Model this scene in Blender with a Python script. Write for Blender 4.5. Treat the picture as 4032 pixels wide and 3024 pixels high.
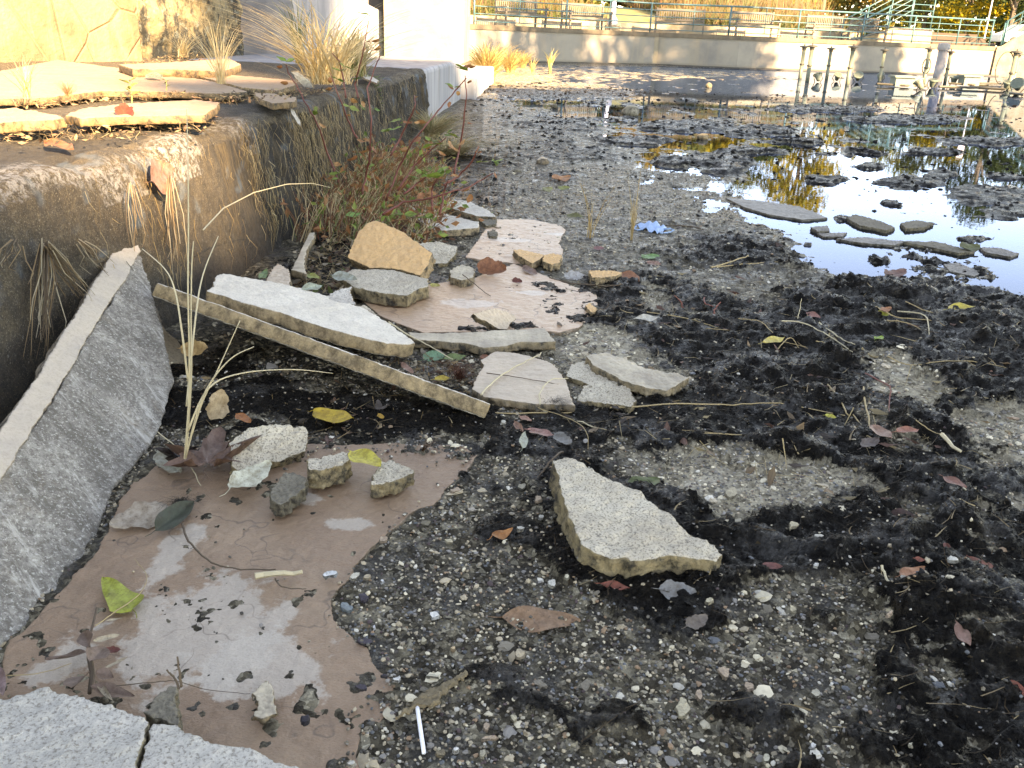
import bpy, bmesh, math, random
import numpy as np
from mathutils import Vector, Matrix, noise as mnoise
R=math.radians; PI=math.pi
random.seed(5); rng=np.random.default_rng(5)
scn=bpy.context.scene
for o in list(bpy.data.objects): bpy.data.objects.remove(o)

# ---------------------------------------------------------------- camera
FPX=3500.; TH=R(21.53); RO=R(2.3); CH=.95
_r0=np.array([1.,0,0]); _f=np.array([0,math.cos(TH),-math.sin(TH)]); _u0=np.cross(_r0,_f)
_r=math.cos(RO)*_r0+math.sin(RO)*_u0; _u=-math.sin(RO)*_r0+math.cos(RO)*_u0
_C=np.array([0,0,CH])
cd=bpy.data.cameras.new('camera'); cam=bpy.data.objects.new('camera',cd); scn.collection.objects.link(cam)
cd.sensor_width=36; cd.lens=FPX/4032*36; cd.clip_start=.05; cd.clip_end=2000
m=Matrix.Identity(4)
for i in range(3): m[i][0]=_r[i]; m[i][1]=_u[i]; m[i][2]=-_f[i]; m[i][3]=_C[i]
cam.matrix_world=m; scn.camera=cam
# ---------------------------------------------------------------- light
EL=R(27); AZ=(.56,-.83)
w=bpy.data.worlds.new('World'); scn.world=w; w.use_nodes=True
nt=w.node_tree; bg=nt.nodes['Background']; sky=nt.nodes.new('ShaderNodeTexSky')
sky.sky_type='NISHITA'; sky.sun_disc=False; sky.sun_elevation=EL; sky.sun_rotation=math.atan2(AZ[0],AZ[1])
sky.air_density=.7; sky.dust_density=.05; sky.ozone_density=1.3; sky.altitude=2500
nt.links.new(sky.outputs[0],bg.inputs[0]); bg.inputs[1].default_value=.15
sd=bpy.data.lights.new('sun','SUN'); sd.energy=3.5; sd.angle=R(.6); sd.color=(1.,.95,.9)
sun=bpy.data.objects.new('sun',sd); scn.collection.objects.link(sun)
sv=Vector((AZ[0]*math.cos(EL),AZ[1]*math.cos(EL),math.sin(EL))); sun.rotation_euler=sv.to_track_quat('Z','Y').to_euler()
scn.view_settings.view_transform='Standard'; scn.view_settings.look='None'; scn.view_settings.gamma=1
scn.view_settings.exposure=3.25
scn.view_settings.use_white_balance=True; scn.view_settings.white_balance_temperature=15500; scn.view_settings.white_balance_tint=16
scn.cycles.max_bounces=8; scn.cycles.transparent_max_bounces=12; scn.cycles.caustics_reflective=False; scn.cycles.caustics_refractive=False
try: scn.cycles.use_denoising=True
except Exception: pass

# ---------------------------------------------------------------- pixel -> place helpers (positions read off the photo, baked to metres)
def ray(x,y):
    d=_f+(x-2016)/FPX*_r-(y-1512)/FPX*_u; return d/np.linalg.norm(d)
def G(x,y,z=0.): d=ray(x,y); return _C+d*((z-CH)/d[2])
def V(x,y,Y): d=ray(x,y); return _C+d*(Y/d[1])
def X(x,y,xx): d=ray(x,y); return _C+d*(xx/d[0])
def PROJ(p):
    q=p-_C; k=q@_f; k=np.where(k<.05,.05,k)
    px=2016+FPX*(q@_r)/k; py=1512-FPX*(q@_u)/k
    bad=(q@_f)<.05; return np.where(bad,-1e5,px),np.where(bad,1e5,py)
def zf(x0,y0,s): return lambda a,b:(x0+a*s,y0+b*s)
ZA=zf(1200,2200,.6329); ZB=zf(2500,2200,.6926); ZC=zf(1200,1400,.5877); ZD=zf(2400,1300,.7378)
ZE=zf(0,1400,.6027); ZF=zf(0,2200,.5877); ZG=zf(1000,700,.6027); ZH=zf(2200,600,.8282)
ZI=zf(1000,150,.452); Z1=zf(0,0,.452); Z2=zf(1000,0,.452); ZJ=zf(1700,600,.7874); ZK=zf(3100,150,.3937); ZL=zf(3532,150,.3937); ZN=zf(560,950,.5827)

# ---------------------------------------------------------------- object helpers
col=scn.collection
def tag(o,label=None,cat=None,group=None,kind=None):
    if label: o['label']=label
    if cat: o['category']=cat
    if group: o['group']=group
    if kind: o['kind']=kind
    return o
def empty(name,loc=(0,0,0),label=None,cat=None,group=None,rz=0):
    o=bpy.data.objects.new(name,None); col.objects.link(o); o.location=loc; o.rotation_euler=(0,0,rz); return tag(o,label,cat,group)
def link(name,me,parent=None):
    o=bpy.data.objects.new(name,me); col.objects.link(o)
    if parent: o.parent=parent
    return o
def copy_tree(o,parent=None):
    c=o.copy(); col.objects.link(c)
    if parent: c.parent=parent
    for ch in list(o.children): copy_tree(ch,c)
    return c
class MB:
    def __init__(s): s.v=[]; s.f=[]; s.c=[]
    def add(s,v,f,c=None):
        b=len(s.v); s.v+= [tuple(map(float,p)) for p in v]; s.f+=[tuple(b+i for i in q) for q in f]
        if c is not None: s.c+=[c]*len(v)
    def box(s,a,b,rot=None,o=(0,0,0)):
        P=[Vector((x,y,z)) for z in (a[2],b[2]) for x,y in ((a[0],a[1]),(b[0],a[1]),(b[0],b[1]),(a[0],b[1]))]
        if rot is not None: P=[rot@p for p in P]
        P=[p+Vector(o) for p in P]
        s.add(P,[(3,2,1,0),(4,5,6,7),(0,1,5,4),(1,2,6,5),(2,3,7,6),(3,0,4,7)]); return s
    def tube(s,pts,rad,n=5,c=None):
        P=[Vector(p) for p in pts]; m_=len(P); rr=rad if hasattr(rad,'__len__') else [rad]*m_
        vs=[];fs=[]; ref=Vector((0,0,1))
        d0=(P[-1]-P[0]).normalized()
        if abs(d0.z)>.8: ref=Vector((1,0,0))
        for i in range(m_):
            d=(P[min(i+1,m_-1)]-P[max(i-1,0)]); d=d.normalized() if d.length>1e-9 else Vector((0,0,1))
            a=d.cross(ref); a=a.normalized() if a.length>1e-4 else Vector((1,0,0)); b=d.cross(a)
            for k in range(n):
                t=2*PI*k/n; vs.append(P[i]+(a*math.cos(t)+b*math.sin(t))*rr[i])
        for i in range(m_-1):
            for k in range(n): fs.append((i*n+k,i*n+(k+1)%n,(i+1)*n+(k+1)%n,(i+1)*n+k))
        fs.append(tuple(range(n))[::-1]); fs.append(tuple((m_-1)*n+k for k in range(n)))
        s.add(vs,fs,c); return s
    def lathe(s,prof,o=(0,0,0),n=20,rot=None):
        vs=[];fs=[]
        for r_,z in prof:
            for k in range(n):
                p=Vector((r_*math.cos(2*PI*k/n),r_*math.sin(2*PI*k/n),z))
                if rot is not None: p=rot@p
                vs.append(p+Vector(o))
        for i in range(len(prof)-1):
            for k in range(n): fs.append((i*n+k,i*n+(k+1)%n,(i+1)*n+(k+1)%n,(i+1)*n+k))
        fs.append(tuple(range(n))[::-1]); fs.append(tuple((len(prof)-1)*n+k for k in range(n)))
        s.add(vs,fs); return s
    def ribbon(s,pts,w,side,c=None):
        P=[Vector(p) for p in pts]; m_=len(P); vs=[]
        sd_=Vector(side)
        for i,p in enumerate(P):
            ww=w*(1-(i/(m_-1))**1.5*.93); vs+=[p-sd_*ww/2,p+sd_*ww/2]
        s.add(vs,[(2*i,2*i+1,2*i+3,2*i+2) for i in range(m_-1)],c)
    def build(s,name,mat,parent=None,smooth=False):
        me=bpy.data.meshes.new(name); me.from_pydata(s.v,[],s.f)
        if s.c:
            a=me.color_attributes.new('col','FLOAT_COLOR','POINT'); a.data.foreach_set('color',np.array([list(c)+[1.] if len(c)==3 else c for c in s.c],dtype=np.float32).ravel())
        if mat: me.materials.append(mat)
        if smooth: me.polygons.foreach_set('use_smooth',[True]*len(me.polygons))
        me.update(); return link(name,me,parent)
def npmesh(name,v,f,mat,attrs={},smooth=True,parent=None):
    me=bpy.data.meshes.new(name); nv=len(v); nf,k=f.shape
    me.vertices.add(nv); me.vertices.foreach_set('co',v.astype(np.float32).ravel())
    me.loops.add(nf*k); me.loops.foreach_set('vertex_index',f.astype(np.int32).ravel())
    me.polygons.add(nf); me.polygons.foreach_set('loop_start',np.arange(nf,dtype=np.int32)*k)
    me.update(calc_edges=True)
    me.polygons.foreach_set('use_smooth',np.full(nf,smooth))
    for kx,a in attrs.items():
        if a.ndim==1: t=me.attributes.new(kx,'FLOAT','POINT'); t.data.foreach_set('value',a.astype(np.float32))
        else:
            t=me.color_attributes.new(kx,'FLOAT_COLOR','POINT')
            if a.shape[1]==3: a=np.hstack([a,np.ones((len(a),1))])
            t.data.foreach_set('color',a.astype(np.float32).ravel())
    me.materials.append(mat); me.update(); return link(name,me,parent)

# numpy value-gradient noise
_perm=rng.permutation(4096); _val=rng.random(4096)
def vn2(x,y,seed=0):
    xi=np.floor(x).astype(np.int64); yi=np.floor(y).astype(np.int64); fx=x-xi; fy=y-yi
    fx=fx*fx*fx*(fx*(fx*6-15)+10); fy=fy*fy*fy*(fy*(fy*6-15)+10)
    h=lambda a,b:_val[_perm[(_perm[(a+seed*131)&4095]+b)&4095]]
    return (h(xi,yi)*(1-fx)+h(xi+1,yi)*fx)*(1-fy)+(h(xi,yi+1)*(1-fx)+h(xi+1,yi+1)*fx)*fy
def fbm(x,y,oct=4,seed=0,ridge=False):
    s=0;a=.5;t=0
    for o in range(oct):
        n=vn2(x*2**o+o*17.3,y*2**o+o*9.1,seed+o)
        if ridge: n=1-np.abs(2*n-1)
        s=s+a*n; t+=a; a*=.52
    return s/t
def inpoly(px,py,poly):
    r_=np.zeros(px.shape,bool); n=len(poly)
    for i in range(n):
        x1,y1=poly[i]; x2,y2=poly[(i+1)%n]
        if y1==y2: continue
        c=((y1>py)!=(y2>py))&(px<(x2-x1)*(py-y1)/(y2-y1)+x1); r_^=c
    return r_

# ---------------------------------------------------------------- materials
class N:
    def __init__(s,name):
        s.m=bpy.data.materials.new(name); s.m.use_nodes=True; s.t=s.m.node_tree; s.b=s.t.nodes['Principled BSDF']; s._tc=None
    def n(s,typ,**k):
        x=s.t.nodes.new(typ)
        for a,b in k.items(): setattr(x,a,b)
        return x
    def l(s,a,b): s.t.links.new(a,b)
    def put(s,inp,v):
        if isinstance(v,(int,float)): inp.default_value=v
        elif isinstance(v,(tuple,list)): inp.default_value=tuple(v)+((1,) if len(v)==3 and inp.type=='RGBA' else ())
        else: s.l(v,inp)
    @property
    def oc(s):
        if not s._tc: s._tc=s.n('ShaderNodeTexCoord')
        return s._tc.outputs['Object']
    def noise(s,sc,det=4,ro=.6,vec=None,dist=0):
        x=s.n('ShaderNodeTexNoise'); x.inputs['Scale'].default_value=sc; x.inputs['Detail'].default_value=det; x.inputs['Roughness'].default_value=ro; x.inputs['Distortion'].default_value=dist
        s.l(vec or s.oc,x.inputs['Vector']); return x.outputs['Fac']
    def vor(s,sc,feat='F1',vec=None,out='Distance'):
        x=s.n('ShaderNodeTexVoronoi',feature=feat); x.inputs['Scale'].default_value=sc; s.l(vec or s.oc,x.inputs['Vector']); return x.outputs[out]
    def ramp(s,fac,st,interp='LINEAR'):
        x=s.n('ShaderNodeValToRGB'); x.color_ramp.interpolation=interp; s.l(fac,x.inputs[0]); e=x.color_ramp.elements
        while len(e)<len(st): e.new(.5)
        for q,(p,c) in zip(e,st): q.position=p; q.color=(c,c,c,1) if isinstance(c,(int,float)) else tuple(c)+(1,)
        return x.outputs[0]
    def mix(s,f,a,b,bl='MIX'):
        x=s.n('ShaderNodeMix',data_type='RGBA',blend_type=bl); s.put(x.inputs[0],f); s.put(x.inputs[6],a); s.put(x.inputs[7],b); return x.outputs[2]
    def ma(s,op,a,b=0.,clamp=False):
        x=s.n('ShaderNodeMath',operation=op,use_clamp=clamp); s.put(x.inputs[0],a); s.put(x.inputs[1],b); return x.outputs[0]
    def mapv(s,scale=(1,1,1),vec=None):
        x=s.n('ShaderNodeMapping'); s.l(vec or s.oc,x.inputs[0]); x.inputs['Scale'].default_value=scale; return x.outputs[0]
    def bump(s,h,st=.5,dist=.01,nrm=None):
        x=s.n('ShaderNodeBump'); x.inputs['Strength'].default_value=st; x.inputs['Distance'].default_value=dist; s.l(h,x.inputs['Height'])
        if nrm: s.l(nrm,x.inputs['Normal'])
        return x.outputs[0]
    def attr(s,name,out='Fac'):
        x=s.n('ShaderNodeAttribute',attribute_name=name); return x.outputs[out]
    def done(s,color=None,rough=None,normal=None,**k):
        if color is not None: s.put(s.b.inputs['Base Color'],color)
        if rough is not None: s.put(s.b.inputs['Roughness'],rough)
        if normal is not None: s.l(normal,s.b.inputs['Normal'])
        for a,b in k.items(): s.put(s.b.inputs[a.replace('_',' ')],b)
        return s.m
def vary(c,k): return tuple(max(0,x*k) for x in c)

def stone(name,top,top2,side,dark=(.03,.025,.018),speck=.5,spscale=260,rough=.8,grain=.5,darkedge=.5,big=6,patch=None,pc=None,cracks=0,streak=0,spot=(.06,.05,.04)):
    q=N(name); big_=q.noise(big,5,.6)
    c=q.ramp(big_,[(.35,top),(.65,top2)])
    c=q.mix(q.ramp(q.noise(big*7,4,.7),[(.45,0.),(.75,.45)]),c,vary(top,.62))
    if streak:
        c=q.mix(q.ma('MULTIPLY',q.ramp(q.noise(9,5,.65,q.mapv((1,.12,1))),[(.42,0.),(.62,1.)]),streak),c,vary(top2,.5))
    if patch:
        nz=q.noise(9,7,.68)
        for (cx,cy,rx,ry) in patch:
            x=q.n('ShaderNodeMapping'); q.l(q.oc,x.inputs[0]); x.inputs['Location'].default_value=(-cx/rx,-cy/ry,0); x.inputs['Scale'].default_value=(1/rx,1/ry,0)
            L=q.n('ShaderNodeVectorMath',operation='LENGTH'); q.l(x.outputs[0],L.inputs[0])
            d=q.ma('ADD',L.outputs['Value'],q.ma('MULTIPLY',q.ma('SUBTRACT',nz,.5),3.6))
            c=q.mix(q.ma('MULTIPLY',q.ramp(d,[(.8,1.),(1.,0.)]),.72),c,pc)
    if cracks:
        v=q.vor(cracks,'DISTANCE_TO_EDGE',vec=None); 
        x=q.n('ShaderNodeVectorMath',operation='ADD'); nn=q.n('ShaderNodeTexNoise'); nn.inputs['Scale'].default_value=9; q.l(q.oc,nn.inputs['Vector']); q.l(q.oc,x.inputs[0])
        mm=q.n('ShaderNodeVectorMath',operation='SCALE'); mm.inputs['Scale'].default_value=.22; q.l(nn.outputs['Color'],mm.inputs[0]); q.l(mm.outputs[0],x.inputs[1])
        vv=v.node; q.l(x.outputs[0],vv.inputs['Vector'])
        ck=q.ma('MULTIPLY',q.ramp(v,[(.0,1.),(.012,0.)]),q.ramp(q.noise(5,2),[(.45,0.),(.55,1.)]))
        c=q.mix(q.ma('MULTIPLY',ck,.7),c,(.09,.06,.045))
    sp=q.ramp(q.noise(spscale,3,.7),[(.5,0.),(.64,1.)]); c=q.mix(q.ma('MULTIPLY',sp,speck),c,spot)
    c=q.mix(q.ma('MULTIPLY',q.ramp(q.noise(spscale*.7,2,.6,q.mapv((1,1,1.3))),[(.58,0.),(.66,1.)]),speck*.5),c,vary(top2,1.3))
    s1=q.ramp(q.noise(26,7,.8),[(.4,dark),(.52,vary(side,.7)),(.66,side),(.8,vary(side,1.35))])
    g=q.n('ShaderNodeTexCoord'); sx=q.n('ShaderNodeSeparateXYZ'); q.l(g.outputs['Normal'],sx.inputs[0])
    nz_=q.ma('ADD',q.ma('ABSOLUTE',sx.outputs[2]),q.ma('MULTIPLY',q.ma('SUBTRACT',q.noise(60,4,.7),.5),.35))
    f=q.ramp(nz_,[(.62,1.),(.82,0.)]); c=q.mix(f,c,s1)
    e=q.ma('MULTIPLY',q.ramp(q.noise(17,5,.75),[(.58,0.),(.72,1.)]),darkedge); c=q.mix(e,c,dark)
    h=q.ma('ADD',q.noise(spscale,4,.7),q.ma('MULTIPLY',q.noise(35,5,.65),1.6))
    return q.done(c,rough,q.bump(h,grain,.004))
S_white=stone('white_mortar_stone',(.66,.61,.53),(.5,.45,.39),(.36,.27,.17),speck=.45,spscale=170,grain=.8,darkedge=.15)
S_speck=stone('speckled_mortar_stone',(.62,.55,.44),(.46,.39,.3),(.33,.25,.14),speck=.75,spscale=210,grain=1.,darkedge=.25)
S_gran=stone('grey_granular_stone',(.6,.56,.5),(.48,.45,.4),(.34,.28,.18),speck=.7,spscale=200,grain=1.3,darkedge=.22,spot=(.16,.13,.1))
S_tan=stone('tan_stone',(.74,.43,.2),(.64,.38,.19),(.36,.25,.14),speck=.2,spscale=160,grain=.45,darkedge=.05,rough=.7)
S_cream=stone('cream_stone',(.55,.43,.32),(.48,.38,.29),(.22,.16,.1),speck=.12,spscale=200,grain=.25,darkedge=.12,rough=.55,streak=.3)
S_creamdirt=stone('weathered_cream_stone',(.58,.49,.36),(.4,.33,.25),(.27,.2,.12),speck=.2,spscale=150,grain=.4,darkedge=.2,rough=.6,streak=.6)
S_pink=stone('pink_flagstone',(.42,.25,.155),(.48,.31,.2),(.26,.18,.12),speck=.1,spscale=200,grain=.35,darkedge=.1,rough=.36,cracks=2.2,patch=[(-.12,-.02,.12,.06),(.1,.15,.06,.03)],pc=(.5,.42,.36))  # pale patches paint the reflected shine on the pink slab
S_floor=stone('brown_flagstone',(.25,.15,.095),(.31,.2,.13),(.2,.14,.09),speck=.1,spscale=220,grain=.6,darkedge=.12,rough=.5,big=4,cracks=4.5,patch=[(-.16,-.2,.13,.15),(-.04,-.28,.11,.08),(-.33,-.28,.06,.06),(.02,.16,.05,.03),(-.28,.02,.04,.1),(.2,.22,.05,.03),(-.1,.26,.04,.03)],pc=(.45,.39,.33))
S_paving=stone('buff_paving_stone',(.33,.215,.14),(.37,.255,.175),(.25,.16,.08),speck=.12,spscale=180,grain=.3,darkedge=.04,rough=.75)
S_lean=stone('weathered_grey_slab',(.36,.325,.28),(.14,.125,.105),(.5,.43,.35),dark=(.2,.165,.13),speck=.5,spscale=90,grain=.6,darkedge=.45,rough=.7,streak=.45,big=9,spot=(.1,.085,.07))
q=N('weathered_grey_slab_face'); v1=q.mapv((1,.45,1))
c=q.mix(q.ramp(q.noise(8,9,.8,v1),[(.42,0.),(.6,1.)]),(.15,.135,.115),(.44,.41,.365))
c=q.mix(q.ramp(q.noise(55,6,.85),[(.47,0.),(.56,.75)]),c,(.12,.10,.085)); c=q.mix(q.ramp(q.noise(120,4,.8),[(.55,0.),(.62,.8)]),c,(.6,.57,.52))
c=q.mix(q.ramp(q.noise(6,6,.75,q.mapv((1.6,.3,1))),[(.56,0.),(.63,.75)]),c,(.62,.59,.54)); c=q.mix(q.ramp(q.noise(5,7,.8,q.mapv((1.2,.5,1))),[(.55,0.),(.68,.7)]),c,(.2,.145,.09))
S_lean=q.done(c,.75,q.bump(q.ma('ADD',q.noise(160,4,.75),q.ma('MULTIPLY',q.noise(30,7,.8),2.)),.9,.006))
S_leanb=stone('brown_stained_slab',(.3,.24,.17),(.2,.15,.1),(.3,.23,.15),speck=.5,spscale=110,grain=.7,darkedge=.35,rough=.8)
S_rock=stone('dark_rock',(.22,.19,.14),(.14,.12,.09),(.18,.15,.1),speck=.6,spscale=150,grain=1.,darkedge=.3)
S_wet=stone('wet_slab',(.2,.17,.14),(.13,.115,.1),(.1,.085,.06),speck=.3,spscale=120,grain=.5,darkedge=.4,rough=.45)
S_round=stone('river_stone',(.3,.27,.2),(.24,.22,.17),(.26,.23,.17),speck=.3,spscale=150,grain=.2,darkedge=0,rough=.6)

def leafmat(name,trans=.25,rough=.5,spots=.4):
    q=N(name); oi=q.n('ShaderNodeObjectInfo'); c=oi.outputs['Color']
    c=q.mix(q.ma('MULTIPLY',q.ramp(q.noise(45,6,.75),[(.4,0.),(.62,1.)]),.75),c,q.mix(1.,c,(.4,.32,.24),'MULTIPLY'))
    c=q.mix(q.ma('MULTIPLY',q.ramp(q.noise(150,3,.6),[(.6,0.),(.66,1.)]),spots),c,(.05,.03,.02))
    wv=q.n('ShaderNodeTexWave'); wv.inputs['Scale'].default_value=55; wv.inputs['Distortion'].default_value=2; q.l(q.oc,wv.inputs['Vector'])
    q.done(c,rough,q.bump(q.ma('ADD',q.noise(60,4),q.ma('MULTIPLY',wv.outputs['Fac'],.15)),.35,.004))
    tr=q.n('ShaderNodeBsdfTranslucent'); q.l(c,tr.inputs[0]); mx=q.n('ShaderNodeMixShader'); mx.inputs[0].default_value=trans
    q.l(q.b.outputs[0],mx.inputs[1]); q.l(tr.outputs[0],mx.inputs[2]); out=[x for x in q.t.nodes if x.type=='OUTPUT_MATERIAL'][0]; q.l(mx.outputs[0],out.inputs[0]); return q.m
LEAF=leafmat('leaf'); DRY=leafmat('dry_leaf',.15,.55,.5)
def vcmat(name,rough=.6,trans=0,bumps=0,bs=200,spec=.5):
    q=N(name); c=q.attr('col','Color'); c=q.mix(q.ma('MULTIPLY',q.noise(bs,3),.5),c,q.mix(1.,c,(.5,.5,.5),'MULTIPLY'))
    q.done(c,rough,q.bump(q.noise(bs,4),bumps,.003) if bumps else None); q.b.inputs['Specular IOR Level'].default_value=spec
    if trans:
        tr=q.n('ShaderNodeBsdfTranslucent'); q.l(c,tr.inputs[0]); mx=q.n('ShaderNodeMixShader'); mx.inputs[0].default_value=trans
        q.l(q.b.outputs[0],mx.inputs[1]); q.l(tr.outputs[0],mx.inputs[2]); out=[x for x in q.t.nodes if x.type=='OUTPUT_MATERIAL'][0]; q.l(mx.outputs[0],out.inputs[0])
    return q.m
VC=vcmat('dry_grass',.6,.4); VCP=vcmat('pebbles',.55,0,.3,260,.3); VCM=vcmat('mud_clump',.45,0,.6,160,.06); VCT=vcmat('tree_leaf',.7,.35,0,200,.2)
def plain(name,c,rough=.6,var=.3,sc=8,bs=0,metal=0,**k):
    q=N(name); cc=q.mix(q.ma('MULTIPLY',q.noise(sc,5,.65),var*2),c,vary(c,.45))
    q.done(cc,rough,q.bump(q.noise(sc*8,4),bs,.01) if bs else None,Metallic=metal,**k); return q.m
STRAW=plain('straw',(.42,.3,.15),.6,.35,30); STRAWP=plain('pale_straw',(.55,.46,.3),.6,.25,30); TWIG=plain('dark_twig',(.1,.065,.04),.7,.3,60); STEM=plain('red_stem',(.2,.05,.035),.5,.35,25)
WOOD=plain('bench_timber',(.16,.135,.11),.7,.25,5,.2); TEAL=plain('teal_paint',(.05,.135,.15),.35,.15,3); LAMPM=plain('pale_grey_metal',(.5,.5,.55),.4,.1,3)
PIPE=plain('verdigris_pipe',(.2,.22,.16),.55,.5,12,.2); PIPED=plain('dark_fitting',(.08,.07,.05),.5,.4,20,.2); PVC=plain('grey_pipe',(.3,.28,.28),.5,.35,8); LIGHTM=plain('fixture_metal',(.17,.2,.16),.5,.35,14,.2)
GLASSD=plain('dark_lens',(.05,.06,.06),.15,.1,8); WHITEP=plain('white_plastic',(.8,.82,.88),.35,.06,40); BLUEM=plain('blue_mask_cloth',(.3,.48,.72),.7,.15,60,.3); WHITEC=plain('white_paint',(.8,.8,.8),.3,.04,3); RUB=plain('rubber',(.03,.03,.03),.7,.1,5)

# ---------------------------------------------------------------- basin floor
MUD=[[(2230,1180),(2350,1090),(2560,1085),(2700,1130),(2960,1240),(3050,1210),(3200,1150),(3350,1110),(3600,1090),(4032,1190),(4400,1250),(5200,1330),(8000,1500),(8000,3300),(3650,3300),(3500,2900),(3430,2700),(3540,2450),(3300,2250),(2900,2280),(2960,2420),(2700,2560),(2400,2450),(2230,2330),(2240,2250),(2190,2150),(2140,1900),(1900,1840),(1850,1740),(1200,1760),(900,1730),(560,1700),(600,1450),(1000,1480),(1850,1620),(2250,1610),(2500,1590),(2700,1500),(2450,1380),(2250,1300)],
 [(2700,990),(2800,945),(2980,950),(3110,1000),(3080,1045),(2900,1060),(2720,1040)],
 [(3560,1010),(3640,985),(3770,1000),(3780,1060),(3720,1100),(3600,1060)],
 [(650,1600),(1000,1300),(1250,1000),(1250,880),(1400,830),(1700,640),(1850,560),(2000,650),(1950,800),(1500,900),(1400,1100),(1000,1200),(900,1600)],
 [(1850,340),(2300,330),(2500,370),(2200,390),(1950,380)],[(2050,480),(2300,470),(2350,520),(2100,540)],[(2000,560),(2400,600),(2380,640),(2050,640)]]
ELL=[(2830,632,95,24),(2880,660,60,14),(3260,712,55,15),(3600,722,110,20),(3700,690,60,12),(3880,770,150,30),(3980,830,110,25),(3960,700,70,14),(3440,655,60,10),(2700,500,150,18),(3000,520,120,14),(3250,430,180,9),(3560,470,200,12),(3900,560,160,12),(3400,600,60,9),(2480,560,120,14),(2950,600,120,9),(3850,945,60,14),(3130,560,70,7),(3700,600,90,8),(2150,560,90,18),(3350,865,60,10),(3500,800,30,10),(2650,640,100,10),(2200,700,80,12),(3420,1020,30,10)]
PALE=[[(2480,1820),(2650,1780),(2950,1810),(3350,1870),(3420,1930),(3300,2010),(3000,2060),(2850,2130),(2700,2000),(2480,1900)],
 [(3420,1430),(3520,1390),(3640,1440),(3740,1560),(3640,1640),(3450,1600)],[(3740,1640),(3900,1600),(4200,1640),(4200,1960),(3880,1850),(3760,1750)],
 [(2240,1290),(2420,1280),(2700,1470),(2740,1530),(2500,1600),(2280,1600),(2180,1400)],[(3880,1950),(4200,2000),(4200,2150),(3900,2080)],[(2540,1150),(2620,1140),(2720,1250),(2600,1280)]]
WATER=[(1850,258),(4032,262),(4700,300),(9000,420),(9000,1560),(5200,1340),(4032,1215),(3700,1135),(3450,1140),(3330,1080),(3000,1010),(2900,900),(2770,790),(2560,660),(2450,560),(2250,480),(2000,410),(1860,340)]
DEEP=[(3080,700),(3300,640),(3500,600),(4800,560),(8000,700),(8000,1500),(4032,1180),(3650,1090),(3420,1080),(3250,960),(3150,820)]
FARW=[(2100,262),(4900,290),(4900,560),(3300,480),(2700,430),(2350,380),(2100,330)]
GOLD=[(1850,345),(1850,255),(3000,285),(3000,310),(2500,320),(2350,345),(2000,350)]
th=np.concatenate([np.linspace(-180,-60,24)[:-1],np.linspace(-60,-41,90)[:-1],np.linspace(-41,41,900),np.linspace(41,66,120)[1:],np.linspace(66,180,24)[1:]])
rad=np.concatenate([[.02,.3],np.geomspace(.62,60,900),np.geomspace(70,500,12)])
TT,RR=np.meshgrid(np.radians(th),rad); gx=RR*np.sin(TT); gy=RR*np.cos(TT)
def warps(x,y,amp,n,fr):
    out=[]
    for k in range(n):
        a=amp*(1+.35*k)*np.clip(np.hypot(x,y)/2.2,.6,8)
        wx=(fbm(x*fr,y*fr,5,40+k)-.5)*a*2.4; wy=(fbm(x*fr,y*fr,5,60+k)-.5)*a*2.4
        out.append(PROJ(np.stack([x+wx,y+wy,np.zeros_like(x)],-1)))
    return out
def polyw(poly,W): return sum(inpoly(px,py,poly).astype(float) for px,py in W)/len(W)
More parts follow.
